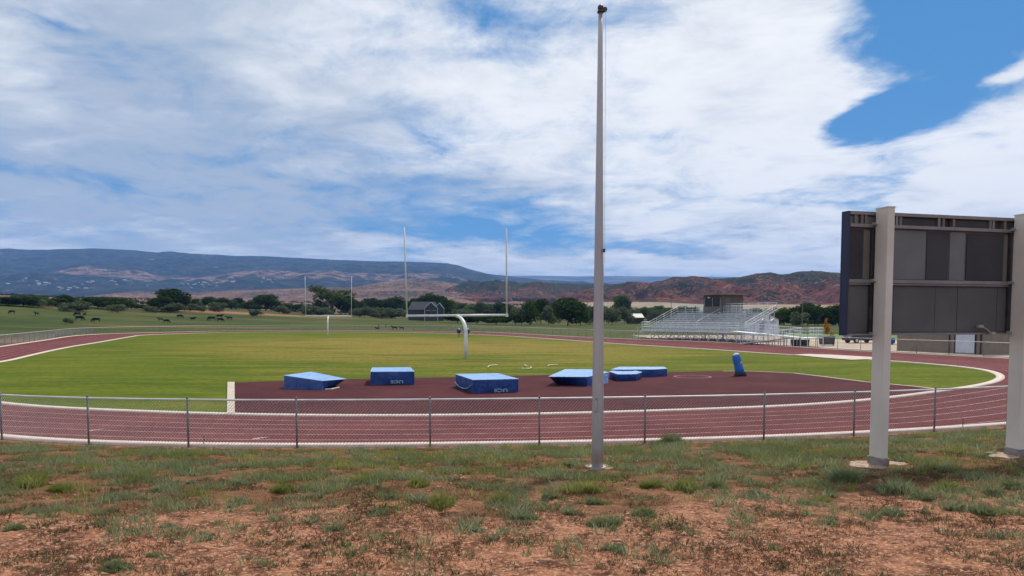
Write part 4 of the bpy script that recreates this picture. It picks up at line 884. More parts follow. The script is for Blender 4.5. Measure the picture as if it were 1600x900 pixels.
# open sided shed left of the bleachers
c = grnd(993, 503.5); c = np.array((c[0], min(c[1], 330.), 0)); c = np.array((atY(993, 503, 320)[0], 320., onG(atY(993, 503, 320)[0], 320.))); w = 27*320/F
sh2 = thing('field_shed', 'small dark shed with a pale metal roof in the pasture left of the bleachers', 'shed', c)
hS = (HORY-490.5)/F*320+CH-c[2]; mb = MB(); mb.box(c+(0, 1.5, hS*.3), (w*.92, 3.5, hS*.6)); mb.build('wall', simple('dark_timber', (.045, .035, .028)), sh2)
mb = MB(); mb.add([c+(-w*.5, -.6, hS*.58), c+(w*.5, -.6, hS*.58), c+(w*.43, 3, hS), c+(-w*.43, 3, hS), c+(-w*.5, -.6, hS*.63), c+(w*.5, -.6, hS*.63), c+(w*.43, 3, hS+.15), c+(-w*.43, 3, hS+.15)], [(0, 3, 2, 1), (4, 5, 6, 7), (0, 1, 5, 4), (1, 2, 6, 5), (2, 3, 7, 6), (3, 0, 4, 7)]); mb.build('roof', simple('pale_metal_roof', (.36, .34, .30), (.28, .26, .23), 1, .5), sh2)
# slate house behind the near goal
c = np.array((atY(668, 490, 340)[0], 340., 0)); c[2] = onG(c[0], c[1]); s = 340/F
hz = lambda y: CH+(HORY-y)/F*340-c[2]
ho = thing('slate_house', 'dark slate house with white trimmed gables among trees behind the near goal post', 'house', c)
M_sl = simple('slate_siding', (.045, .055, .075), (.055, .065, .085), .8, .8); M_slr = simple('slate_roof', (.035, .04, .055), (.045, .05, .065), .5, .8); M_trim = simple('white_trim', (.42, .46, .54))
mb = MB(); cm = c+np.array(((660-668)*s, 4, 0)); mb.box(cm+(0, 0, hz(483)/2), (44*s, 8, hz(483))); mb.build('wall', M_sl, ho)
mb = MB(); w = 46*s; y0_, y1_ = cm[1]-4.5, cm[1]+4.5; z0, z1 = hz(484)+c[2], hz(471.3)+c[2]; X0, X1 = cm[0]-w/2, cm[0]+w/2
mb.add([(X0, y0_, z0), (X1, y0_, z0), (X1, y1_, z0), (X0, y1_, z0), (X0+1.5, cm[1], z1), (X1-1.2, cm[1], z1)], [(3, 2, 1, 0), (0, 1, 5, 4), (1, 2, 5), (2, 3, 4, 5), (3, 0, 4)]); mb.build('roof', M_slr, ho)
for gx_, gw, gy, dd3 in ((675, 20, 472, -3.2), (687, 13, 473, -1.6)):
    g = c+np.array(((gx_-668)*s, dd3+2.2, 0)); mb = MB(); gwall(mb, g, gw*s, 5, hz(482.5), hz(gy+1), (1, 0, 0)); mb.build('gable_wall', M_sl, ho)
    mb = MB(); gable(mb, g, gw*s, 5, hz(482.5), hz(gy+1), (1, 0, 0), .3, .15); mb.build('gable_roof', M_slr, ho)
    mb = MB()
    for s2 in (-1, 1):
        mb.tube(g+(s2*(gw*s/2+.3), -2.85, hz(482.8)), g+(0, -2.85, hz(gy+.6)), .17, n=4)
        if gw > 15: mb.box(g+(s2*(gw*s/2), -2.6, hz(482.5)/2), (.28, .15, hz(482.5)))
    mb.build('trim', M_trim, ho)
g = c+np.array(((675-668)*s, -1.0, 0))
for x_ in (-1.35, 1.35):
    mb = MB(); mb.box(g+(x_, -2.56, hz(489)), (1.5, .1, 2.0)); w_ = mb.build('window', M_glass, ho); mb = MB(); mb.box(g+(x_, -2.6, hz(489)+1.1), (1.8, .12, .15)); mb.box(g+(x_, -2.6, hz(489)-1.1), (1.8, .12, .15)).build('frame', M_trim, w_, origin=ho['_o'])
# utility poles
for x_, yb, yt, YY, lab in ((1254, 509, 470, 190., 'wooden utility pole standing right of the white shed'), (264.5, 484, 449, 400., 'pale thin utility pole in front of the largest dark tree on the left'), (918, 494, 470, 300., 'thin distant utility pole just left of the flagpole'), (1049, 490, 465, 340., 'thin distant utility pole above the bleacher rail')):
    p = atY(x_, 480, YY); g = onG(p[0], YY); zt_ = atY(x_, yt, YY)[2]; r = .16 if YY < 200 else .13
    up = thing('utility_pole', lab, 'utility pole', (p[0], YY, g)); mb = MB(); mb.tube((p[0], YY, g-.3), (p[0], YY, zt_), r, r*.7, 8); mb.build('pole', simple('pole_timber', (.12, .10, .08), (.2, .17, .14)), up)
    mb = MB(); mb.box((p[0], YY, zt_-.6), (2.0 if YY > 200 else .9, .1, .12)); mb.build('crossarm', simple('pole_timber', (.12, .10, .08)), up)

# ------------------------------------------------------------------ trees and bushes
def crown_mesh(name, seed, kind, m):
    r = np.random.default_rng(seed)
    wisp = seed >= 11400 and seed < 11500
    # unit crown: width 1 (x), height 1 (z from 0 to 1)
    nl = {'broad': 15, 'open': 20, 'bush': 10, 'tall': 12, 'low': 14}[kind]
    C, R3 = [], []
    for i in range(nl):
        a = r.random()*6.283; h = r.random()
        if kind == 'open': rad = .10+.30*r.random(); c = (math.cos(a)*rad*(.6+.6*h), math.sin(a)*rad, .30+.60*h); q = .09+.07*r.random()
        elif kind == 'bush': rad = .30*r.random()**.6; c = (math.cos(a)*rad, math.sin(a)*rad, .25+.45*h); q = .16+.12*r.random()
        elif kind == 'tall': rad = .18*r.random(); c = (math.cos(a)*rad, math.sin(a)*rad, .2+.65*h); q = .14+.09*r.random()
        elif kind == 'low': rad = .36*r.random()**.5; c = (math.cos(a)*rad, math.sin(a)*rad, .3+.3*h); q = .13+.1*r.random()
        else: rad = .33*math.sqrt(r.random())*(1.1-.55*h); c = (math.cos(a)*rad, math.sin(a)*rad, .28+.5*h); q = .13+.12*r.random()
        C.append(c); R3.append(q)
    if wisp:
        for i in range(nl): h = i/nl; a = r.random()*6.283; rd = .30*(1-h)*r.random()**.5+.02; C[i] = (math.cos(a)*rd, math.sin(a)*rd, .12+.85*h); R3[i] = .05+.09*(1-h)
    n = 650 if wisp else {'open': 2600, 'bush': 2000, 'low': 2600}.get(kind, 3000)
    w = np.array(R3)**2; k = r.choice(nl, n, p=w/w.sum()); C = np.array(C); R3 = np.array(R3)
    d = r.standard_normal((n, 3)); d /= np.linalg.norm(d, axis=1)[:, None]; rad = R3[k]*(.55+.55*r.random(n)**.7)
    P_ = C[k]+d*rad[:, None]; P_[:, 2] = np.clip(P_[:, 2], .01, 1.15)
    nr_ = d+.7*r.standard_normal((n, 3)); nr_ /= np.linalg.norm(nr_, axis=1)[:, None]
    up = r.standard_normal((n, 3)); u = np.cross(nr_, up); u /= np.linalg.norm(u, axis=1)[:, None]; v = np.cross(nr_, u)
    sz = (.014+.022*r.random(n))*{'open': .95, 'bush': 1.25, 'low': 1.1}.get(kind, 1.15); a = sz[:, None]
    V = np.stack([P_-u*a-v*a*.6, P_+u*a*.9-v*a*.5, P_+u*a*.7+v*a*.8, P_-u*a*.6+v*a*.7], 1).reshape(-1, 3)
    zmin, zmax = 0, np.percentile(V[:, 2], 99.5); V[:, 2] /= zmax; xx = np.percentile(np.abs(V[:, 0]), 98)*2; V[:, :2] /= xx
    f = np.arange(4*n).reshape(-1, 4); return npmesh(name, V, f, m), C/np.array([xx, xx, zmax]), R3
M_dkleaf = leafmat('dark_leaves', (.026, .048, .018), (.055, .082, .030), (.034, .062, .024), .25)
M_gnleaf = leafmat('green_leaves', (.045, .080, .024), (.090, .135, .042), (.062, .110, .030), .3)
M_ylleaf = leafmat('olive_leaves', (.075, .10, .035), (.14, .17, .065), (.09, .12, .04), .3)
M_gyleaf = leafmat('grey_green_leaves', (.10, .12, .085), (.18, .20, .145), (.08, .105, .065), .3)
M_orleaf = leafmat('orange_leaves', (.42, .15, .025), (.55, .25, .04), (.35, .12, .02), .3)
M_bark = simple('bark', (.10, .08, .06), (.16, .13, .10), 2, .95); M_pbark = simple('pale_bark', (.34, .29, .22), (.24, .2, .15), 2, .95)
KM = {'d': ('broad', M_dkleaf, M_bark), 'g': ('broad', M_gnleaf, M_bark), 'y': ('broad', M_ylleaf, M_bark), 'o': ('open', M_ylleaf, M_pbark), 'b': ('bush', M_gyleaf, M_bark), 't': ('tall', M_dkleaf, M_bark), 'r': ('tall', M_orleaf, M_bark), 'l': ('low', M_dkleaf, M_bark), 'h': ('low', M_gnleaf, M_bark)}
PROT = {}
def proto(k, var):
    if (k, var) not in PROT:
        kind, lm, bm_ = KM[k]; cmesh, C, R3 = crown_mesh('crown', 100*ord(k)+var, kind, lm); mb = MB()
        tr = .032 if kind not in ('bush', 'low') else .02
        mb.path([(0, 0, -.05), (.01, 0, .12), (0, .01, .3), (.01, 0, .55)], [tr, tr*.85, tr*.6, tr*.25], 7)
        for c in C[:9]:
            s0 = np.array((.005, 0, .1+.25*random.random())); mid = s0*.45+c*.55+np.array((0, 0, -.03)); mb.path([s0, mid, c], [tr*.5, tr*.3, tr*.1], 5)
        v = mb.v; tm = bpy.data.meshes.new('trunk'); tm.from_pydata(v, [], mb.f); tm.materials.append(bm_); tm.shade_smooth(); PROT[(k, var)] = (cmesh, tm)
    return PROT[(k, var)]
NAMES = {'d': ('tree', 'tree', 'dark green rounded tree'), 'g': ('tree', 'tree', 'mid green leafy tree'), 'y': ('tree', 'tree', 'olive green tree'), 'o': ('cottonwood_tree', 'tree', 'large open cottonwood with pale branches showing'), 'b': ('olive_bush', 'bush', 'grey green rounded bush'),
         't': ('tree', 'tree', 'narrow dark green tree'), 'r': ('young_tree', 'tree', 'small orange leaved young tree'), 'l': ('tree', 'tree', 'low spreading dark tree'), 'h': ('hedge_shrub', 'shrub', 'low green shrub')}
def where(x, i):
    for lim, s in ((70, 'at the far left of the belt'), (150, 'behind the left cattle group'), (232, 'left of the pale pole'), (300, 'around the pale utility pole'),
                   (398, 'behind the right cattle group'), (470, 'left of the far goal post'), (556, 'within the far goal'), (632, 'between the two goal posts'), (712, 'around the slate house'),
                   (800, 'below the near crossbar'), (860, 'just right of the near goal post'), (935, 'left of the tall flagpole'), (1010, 'between flagpole and bleachers'), (1110, 'behind the bleachers'),
                   (1240, 'behind the white gabled shed'), (1320, 'left of the scoreboard'), (9999, 'behind the scoreboard')):
        if x < lim: return s
TREES = [(12, 478, 464, 40, 'd'), (36, 479, 462, 34, 'd'), (62, 478, 463, 34, 'g'), (86, 478, 466, 34, 'd'), (103, 478, 461, 20, 't'), (122, 479, 469, 30, 'g'), (140, 479, 464, 24, 'd'), (152, 481, 465, 26, 'd'), (180, 483, 464.5, 44, 'l'), (205, 482, 473, 26, 'g'), (222, 483, 476, 22, 'd'), (232, 485, 478, 18, 'h'),
    (252, 487, 464, 30, 'd'), (268, 486, 451.5, 40, 'd'), (287, 484, 462, 20, 'd'), (303, 484, 467, 22, 'g'), (313, 485, 473, 16, 'g'), (326, 483.5, 464, 22, 'd'), (346, 483.5, 465.5, 22, 'd'), (362, 484, 469, 24, 'g'), (374, 484, 465.5, 14, 't'), (388, 485, 471, 22, 'g'), (398, 486, 476, 16, 'd'),
    (415, 486, 460.5, 38, 'd'), (437, 487, 474, 16, 'g'), (452, 487, 474, 26, 'g'), (466, 488, 476, 20, 'd'),
    (520, 491, 447.5, 58, 'o'), (540, 492, 463, 34, 'd'), (500, 490, 470, 24, 'g'), (562, 490, 471, 22, 'g'), (580, 490, 466, 26, 'd'), (598, 490, 468, 26, 'd'), (617, 491, 464, 28, 'd'), (632, 491, 470, 20, 'g'),
    (650, 480, 466, 30, 'd'), (668, 478, 459.5, 34, 'd'), (688, 482, 463, 30, 'd'), (706, 488, 469, 26, 'g'), (722, 492, 474, 26, 'g'), (738, 493, 477, 24, 'y'), (752, 494, 472, 22, 'g'), (768, 494, 476, 26, 'y'), (782, 495, 473, 20, 't'), (797, 497, 476, 24, 'g'),
    (715, 505, 491, 40, 'l'), (745, 507, 492, 44, 'l'), (775, 508, 492, 40, 'l'), (805, 508, 491, 36, 'l'),
    (828, 508, 470, 28, 'g'), (845, 507, 468, 28, 'd'), (866, 506, 473, 26, 'g'), (887, 509, 465.5, 44, 'd'), (907, 508, 474, 24, 'g'), (972, 494, 462, 32, 'g'), (948, 502, 481, 22, 'y'), (1012, 501, 480, 24, 'y'), (1030, 500, 478, 26, 'g'), (1048, 502, 481, 24, 'y'), (1066, 502, 479, 26, 'd'), (1085, 503, 480, 26, 'g'), (1180, 506, 482, 28, 'd'),
    (1225, 508, 482, 30, 'g'), (1243, 508, 479, 28, 'd'), (1262, 509, 474, 34, 'd'), (1278, 508, 478, 28, 'g'), (1294, 509, 479, 30, 'd'), (1310, 509, 477, 30, 'd'), (1332, 509, 476, 34, 'd'), (1370, 509, 478, 40, 'g'), (1560, 515, 490, 60, 'd')]
BUSH = [(648, 497, 488, 22), (668, 497, 489, 24), (107, 506, 496.5, 13), (105, 487, 480, 22), (130, 487, 481, 24), (184, 489, 478.5, 22), (236, 489, 482, 18), (262, 488, 481, 20), (278, 488, 480, 24), (297, 486.5, 476.5, 20), (311, 487, 480, 18), (341, 487, 476.5, 24), (401, 494, 483.5, 17), (60, 480, 473, 20),
    (442, 490, 481, 22), (484, 492, 478, 22), (505, 493, 481, 22), (562, 496, 481, 22), (578, 497, 479, 26), (597, 497.5, 480.5, 28), (618, 498, 484, 26), (636, 498, 485, 20), (688, 497, 484, 20), (704, 497, 483, 22), (726, 498, 485, 24),
    (815, 508, 480, 26), (857, 508, 478, 22), (920, 507, 477, 24), (938, 506, 478, 22), (956, 507, 480, 26), (976, 506, 480, 26), (1000, 497, 481, 24), (1024, 505, 484, 24), (1075, 503, 487, 24), (1204, 508, 483, 24), (1218, 508, 487, 22), (1250, 510, 488, 24), (1273, 509, 490, 22), (1300, 509, 491, 20)]
def plant(x, yb, yt, w, k, var):
    r = ray(x, yb)
    g = grnd(x, yb); Yd = g[1]
    if Yd > 900 or Yd < 120: Yd = 420.
    if yb < 484 and Yd > 520: Yd = 520.
    p = atY(x, yb, Yd); gz = onG(p[0], Yd); zt_ = atY(x, yt, Yd)[2]; H3 = max(zt_-gz, 1.2, .62*w*Yd/F if k == 'b' else 0)
    W3 = w*Yd/F; nm, cat, desc = NAMES[k]; cm_, tm = proto(k, var)
    t = local_thing(nm, desc+' '+where(x, 0), cat, (p[0], Yd, gz), 'trees and bushes of the belt behind the field')
    t.rotation_euler.z = random.uniform(-.5, .5)
    c = link('crown', cm_, None, t); c.scale = (W3*1.08, W3*1.0, H3); tr = link('trunk', tm, None, t); tr.scale = (W3*.9, W3*.9, H3*.9)
    return t
ti = 0
for (x, yb, yt, w, k) in TREES: plant(x, yb, yt, w, k, ti % 3); ti += 1
for (x, yb, yt, w) in BUSH: plant(x, yb, yt, w, 'b', ti % 4); ti += 1
c = np.array((atY(1292, 520, 122)[0], 122., 0)); t = local_thing('young_tree', 'small orange leaved young tree on the lawn left of the scoreboard', 'tree', c); cm_, tm = proto('r', 0); q = link('crown', cm_, None, t); q.scale = (2.1, 1.8, 2.9); q.location.z = .05; q = link('trunk', tm, None, t); q.scale = (1.3, 1.3, 2.7)
for i, (x, yb, w) in enumerate(((1562, 543, 26), (1585, 543, 26))):
    p = pix(x, yb); t = local_thing('hedge_shrub', ('low green shrub behind the scoreboard, left one of two at the yard edge', 'low green shrub beside the right scoreboard post at the yard edge')[i], 'shrub', p, 'shrubs at the yard edge'); cm_, tm = proto('h', i); q = link('crown', cm_, None, t); q.scale = (2.2, 1.8, 1.4); q = link('trunk', tm, None, t); q.scale = (1.5, 1.5, 1.0)
# low scrub of the valley floor beyond the belt: a far mass nobody could count
V, Fc = [], []; n = 5200
cm_, _, _ = crown_mesh('tmp', 5, 'bush', None); src = np.array([v.co[:] for v in cm_.vertices]).reshape(-1, 4, 3)
for i in range(n):
    a = rng.uniform(-.75, .75); Yd = rng.uniform(430, 1500)*1.0; X = a*Yd
    if vnoise(X/60, Yd/90) < -.05: continue
    s = rng.uniform(1.5, 4.5); k = rng.choice(len(src), 34, replace=False); q = src[k].reshape(-1, 4, 3); ctr = q.mean(1, keepdims=True)
    q = (ctr+(q-ctr)*4.2)*np.array((s*1.3, s*1.3, s*.75))+np.array((X, Yd, 0)); q[..., 2] += 0; V.append((q, X, Yd))
XX = np.array([v[1] for v in V]); YY = np.array([v[2] for v in V]); ZZ = hgt(XX, YY); A_ = np.concatenate([v[0]+np.array((0, 0, ZZ[i])) for i, v in enumerate(V)]).reshape(-1, 3)
stuff(link('scrub', npmesh('scrub', A_, np.arange(len(A_)).reshape(-1, 4), leafmat('scrub_leaves', (.045, .06, .03), (.08, .09, .055), (.05, .07, .04), .2)), None), 'low dark scrub dotted over the valley floor beyond the tree belt', 'scrub')

# ------------------------------------------------------------------ cattle
M_cow = simple('black_hide', (.010, .009, .010), (.018, .013, .012), 2, .7, spec=.2)
def cow_mesh(pose):
    # length 2.2 m along x, head towards -x, ground z=0
    pts = {'rump': (.85, 0, 1.12), 'hip': (.6, 0, 1.15), 'belly': (.1, 0, 1.0), 'chest': (-.45, 0, 1.02), 'sho': (-.68, 0, 1.12), 'tail': (.98, 0, 1.08), 'tail2': (1.04, 0, .5)}
    if pose == 'graze': pts.update(neck=(-1.0, 0, .85), poll=(-1.22, 0, .48), muz=(-1.32, 0, .12))
    else: pts.update(neck=(-1.0, 0, 1.32), poll=(-1.25, 0, 1.48), muz=(-1.55, 0, 1.25))
    rad = {'rump': .26, 'hip': .33, 'belly': .40, 'chest': .38, 'sho': .32, 'neck': .20, 'poll': .13, 'muz': .07, 'tail': .04, 'tail2': .03}
    ed = [('rump', 'hip'), ('hip', 'belly'), ('belly', 'chest'), ('chest', 'sho'), ('sho', 'neck'), ('neck', 'poll'), ('poll', 'muz'), ('rump', 'tail'), ('tail', 'tail2')]
    lie = pose == 'lie'
    for s, n in ((-1, 'r'), (1, 'l')):
        if lie:
            pts['fk'+n] = (-.75, .25*s, .62); rad['fk'+n] = .10; pts['ff'+n] = (-.95, .28*s, .55); rad['ff'+n] = .05; ed += [('sho', 'fk'+n), ('fk'+n, 'ff'+n)]
            pts['hk'+n] = (.45, .38*s, .72); rad['hk'+n] = .14; pts['hf'+n] = (.1, .42*s, .6); rad['hf'+n] = .05; ed += [('hip', 'hk'+n), ('hk'+n, 'hf'+n)]
        else:
            pts['fe'+n] = (-.62+.05*s, .20*s, .78); rad['fe'+n] = .13; pts['fk'+n] = (-.66+.12*s, .20*s, .42); rad['fk'+n] = .075; pts['ff'+n] = (-.64+.12*s, .20*s, .04); rad['ff'+n] = .055
            ed += [('chest', 'fe'+n), ('fe'+n, 'fk'+n), ('fk'+n, 'ff'+n)]
            pts['hk'+n] = (.52-.06*s, .22*s, .76); rad['hk'+n] = .17; pts['ho'+n] = (.84-.1*s, .20*s, .46); rad['ho'+n] = .075; pts['hf'+n] = (.76-.1*s, .20*s, .04); rad['hf'+n] = .055
            ed += [('hip', 'hk'+n), ('hk'+n, 'ho'+n), ('ho'+n, 'hf'+n)]
        q = pts['poll']; pts['ear'+n] = (q[0]+.08, q[1]+.2*s, q[2]+.05); rad['ear'+n] = .03; ed.append(('poll', 'ear'+n))
    if lie: pts = {k: (v[0], v[1], v[2]-.56) for k, v in pts.items()}; pts['tail2'] = (1.0, .1, .08)
    ks = list(pts); me = bpy.data.meshes.new('cow'); me.from_pydata([pts[k] for k in ks], [(ks.index(a), ks.index(b)) for a, b in ed], [])
    ob = bpy.data.objects.new('tmp', me); S.collection.objects.link(ob); ob.modifiers.new('s', 'SKIN'); ob.modifiers.new('d', 'SUBSURF').levels = 1
    for i, k in enumerate(ks): me.skin_vertices[0].data[i].radius = (rad[k]*.92, rad[k]*.92); me.skin_vertices[0].data[i].use_root = (k == 'hip')
    dg = bpy.context.evaluated_depsgraph_get(); r = bpy.data.meshes.new_from_object(ob.evaluated_get(dg)); bpy.data.objects.remove(ob); r.materials.clear(); r.materials.append(M_cow); r.shade_smooth(); return r
CM = {k: cow_mesh(k) for k in ('graze', 'stand', 'lie')}
COWS = [(19, 490.5, 12, 'graze', 0, 'black cow grazing alone at the far left of the pasture'), (57.5, 493, 8, 'stand', 80, 'lone black cow seen end on, second from the left of the pasture'),
    (121, 494.5, 13, 'graze', 0, 'black cow behind two others in the left cluster'), (132, 494, 9, 'stand', 150, 'black cow at the rear right of the left cluster'), (124, 501.5, 17, 'graze', 185, 'large black cow in front of the left cluster beside a grey bush'), (150.5, 504, 16, 'graze', 5, 'black cow grazing just right of the left cluster'),
    (251, 502, 8, 'stand', 60, 'small black calf left of a grazing cow, middle of the left pasture'), (260, 505, 13, 'graze', 175, 'black cow grazing nearest the fence, middle of the left pasture'), (281, 497.5, 12, 'graze', 180, 'black cow in front of a grey bush, middle of the left pasture'), (301, 499, 11, 'lie', 180, 'black cow lying down alone in the left pasture'),
    (331, 501.5, 15, 'graze', 0, 'black cow at the left of the right hand cluster, head down'), (343, 497.5, 13, 'stand', 180, 'black cow standing at the back of the right hand cluster'), (344, 503, 13, 'graze', 180, 'black cow in front of the right hand cluster'), (358.5, 500.5, 12, 'stand', 0, 'black cow at the right end of the right hand cluster'),
    (590, 514.2, 9, 'lie', 0, 'black cow lying beyond the far track edge, left of two walking calves'), (616.5, 515.3, 11, 'stand', 0, 'black calf beyond the far end of the field, left one of a pair'), (627.5, 515.6, 10, 'stand', 0, 'black calf beyond the far end of the field, right one of a pair')]
for x, yb, w, pose, rot, lab in COWS:
    g = grnd(x, yb); me = CM[pose]; o = link('cow', me, None, None, (g[0], g[1], g[2])); s = w*g[1]/F/2.55
    if w < 10 and rot in (60, 80): s = w*g[1]/F/1.5*.8
    o.location.z = onG(g[0], g[1]); o.scale = (s, s, s*.92 if pose != 'lie' else s); o.rotation_euler.z = math.radians(rot); tag(o, lab, 'cow', 'black cattle in the pasture')
for x_, yb in ((591.5, 512), (603, 511.5)):
    g = grnd(x_, yb); mb = MB(); h = 5*g[1]/F; mb.tube((g[0], g[1], g[2]-.2), (g[0], g[1], g[2]+h), .12, n=6); tag(mb.build('fence_post', simple('dark_post', (.04, .03, .03)), origin=tuple(g)), 'dark post in the pasture beyond the far goal, %s one of a pair' % ('left' if x_ < 600 else 'right'), 'post')

# pale houses scattered over the distant mesa slope
mm = bpy.data.objects['mesa'].data; mv = np.array([v.co[:] for v in mm.vertices])
M_hw = simple('pale_house', (.44, .44, .45), (.38, .37, .36)); M_hr = simple('grey_house_roof', (.35, .34, .34)); first = None; sc_h = 0
gridU = mv[:, 0]/mv[:, 1]; gridE = (mv[:, 2]-CH)/mv[:, 1]
spots = []
for (cx, cy, sx, sy, n) in ((70, 443, 55, 4, 18), (110, 451, 30, 3, 10), (35, 437, 20, 2, 5), (190, 440, 40, 5, 9), (295, 446, 50, 4, 18), (340, 441, 40, 3, 8), (428, 437, 22, 3, 12), (150, 424, 70, 5, 6), (705, 433, 12, 2, 4), (142, 441, 6, 2, 4)):
    for _ in range(n): spots.append((rng.normal(cx, sx*.5), rng.normal(cy, sy*.6)))
for (x, y) in spots:
    k = np.argmin(((gridU-(x-800)/F)*3)**2+(gridE-(HORY-y)/F)**2); p = mv[k]
    if first is None:
        first = local_thing('distant_house', 'tiny pale house scattered on the far blue mesa slope', 'house', (0, 0, 0), 'pale houses dotted over the far mesa slope')
        mb = MB(); gwall(mb, np.zeros(3), 12, 20, 5, 8, (1, 0, 0)); mb.build('wall', M_hw, first); mb = MB(); gable(mb, np.zeros(3), 12, 20, 5, 8, (1, 0, 0), .6, .3); mb.build('roof', M_hr, first); o = first
    else: o = copy_tree(first)
    s = rng.uniform(.4, 1.15); o.location = (float(p[0]), float(p[1]), float(p[2])-1); o.rotation_euler.z = rng.uniform(0, 3.1); o.scale = (s, s, s*.9)

# ------------------------------------------------------------------ foreground weeds, dry grass, clods
def blades(cx, cy, n, spread, h, w, lean, r):
    """arrays of per-tuft params -> triangle blades"""
    k = np.repeat(np.arange(len(cx)), n); N = len(k); a = r.random(N)*6.283; rad = np.sqrt(r.random(N))*spread[k]
    x = cx[k]+np.cos(a)*rad; y = cy[k]+np.sin(a)*rad; H4 = h[k]*(.45+.65*r.random(N))*(1-.55*(rad/(spread[k]+1e-6))**2)
    ln = lean*(.3+r.random(N))*H4; b_ = a+r.normal(0, .7, N); th = r.random(N)*6.283; ww = w*(.6+.8*r.random(N))
    z = hgt(x, y)-.012
    P0 = np.stack([x-np.cos(th)*ww, y-np.sin(th)*ww, z], 1); P1_ = np.stack([x+np.cos(th)*ww, y+np.sin(th)*ww, z], 1)
    mx = x+np.cos(b_)*ln*.4; my = y+np.sin(b_)*ln*.4; P2_ = np.stack([mx+np.cos(th)*ww*.8, my+np.sin(th)*ww*.8, z+H4*.6], 1); P3 = np.stack([mx-np.cos(th)*ww*.8, my-np.sin(th)*ww*.8, z+H4*.6], 1)
    tx = x+np.cos(b_)*ln; ty = y+np.sin(b_)*ln; P4 = np.stack([tx, ty, z+H4], 1)
    V = np.stack([P0, P1_, P2_, P3, P4], 1).reshape(-1, 3); b0 = np.arange(N)*5
    f = np.concatenate([np.stack([b0, b0+1, b0+2], 1), np.stack([b0, b0+2, b0+3], 1), np.stack([b0+3, b0+2, b0+4], 1)]); return V, f
PADS = [(fp[0], fp[1], .34), (P1[0], P1[1], .5), (P2[0], P2[1], .5)]
def scatter(n, fn):
    u = rng.uniform(-.80, .80, n); Y = np.sqrt(rng.uniform(4.3**2, 27**2, n)); X = u*Y; d = dist_out(X, Y); ok = (d > .5) & (Y < 26); X, Y, d = X[ok], Y[ok], d[ok]
    pr = fn(X, Y, d)
    for a, b_, r_ in PADS: pr = pr*(((X-a)/r_)**2+((Y-b_+.25)/(r_*1.1))**2 > 1)
    k = rng.random(len(X)) < pr; return X[k], Y[k], d[k]
pn = lambda X, Y, s, o=0: np.clip(.5+1.1*fbm(X/s+o, Y/s+o, 4), 0, 1)
def grassmat(name, ca, cb, cc):
    def f(t):
        r = t.island(); c = t.mix(r, ca, cb); c = t.mix(t.ramp(t.noise(t.pos(), .9, 3), .42, .62), c, cc)
        d = t.new('ShaderNodeBsdfDiffuse'); t.put(d.inputs[0], c); tr = t.new('ShaderNodeBsdfTranslucent'); t.put(tr.inputs[0], c); mx = t.new('ShaderNodeMixShader'); mx.inputs[0].default_value = .5
        t.l.new(d.outputs[0], mx.inputs[1]); t.l.new(tr.outputs[0], mx.inputs[2]); return mx.outputs[0]
    return mat(name, f)
M_g1 = grassmat('grey_green_weed', (.10, .135, .065), (.36, .38, .22), (.17, .20, .09))
M_g2 = grassmat('yellow_green_grass', (.17, .19, .05), (.38, .37, .13), (.17, .20, .05))
M_g3 = grassmat('dry_brown_weed', (.13, .062, .038), (.27, .16, .10), (.085, .052, .03))
M_g4 = grassmat('dull_olive_weed', (.09, .09, .045), (.17, .155, .09), (.08, .085, .04))
def put(name, n, fn, nb, spread, h, w, lean, m, label, cat):
    X, Y, d = scatter(n, fn); q = rng.random(len(X)); V1, f1 = blades(X, Y, nb, spread[0]+(spread[1]-spread[0])*q**1.5, h[0]+(h[1]-h[0])*rng.random(len(X))*(.4+.6*q), w, lean, rng)
    stuff(link(name, npmesh(name, V1, f1, m), None), label, cat)
# dense belt between the fence and the bare dirt
def dens1(X, Y, d): return (1-sstep(d, 5.5, 13.0)*.86)*np.clip((pn(X, Y, .55)-.53)*5.5, 0, 1)*sstep(d, .5, 1.4)*.85
put('weeds', 40000, dens1, 36, (.05, .20), (.09, .24), .0042, .9, M_g1, 'low grey green weeds covering the bank behind the fence', 'weeds')
put('grass', 11000, lambda X, Y, d: (1-sstep(d, 5, 11))*np.clip((pn(X, Y, .7, 31)-.55)*5, 0, 1)*sstep(d, .6, 1.6), 30, (.06, .22), (.12, .28), .0036, .5, M_g2, 'yellow green grass tufts on the bank', 'grass')
put('dry_weeds', 95000, lambda X, Y, d: np.clip((pn(X, Y, .6, 50)-.40)*3.2, 0, .95)*(.6+.4*sstep(d, 3, 10)), 12, (.03, .17), (.02, .09), .0045, 1.4, M_g3, 'matted dry reddish brown weeds over the bare soil', 'dry weeds')
put('small_weeds', 24000, lambda X, Y, d: np.clip((pn(X, Y, .55, 90)-.50)*4.5, 0, .9)*sstep(d, 2, 8), 26, (.03, .17), (.04, .13), .0042, 1.0, M_g4, 'small dull olive weeds dotted over the red dirt', 'weeds')
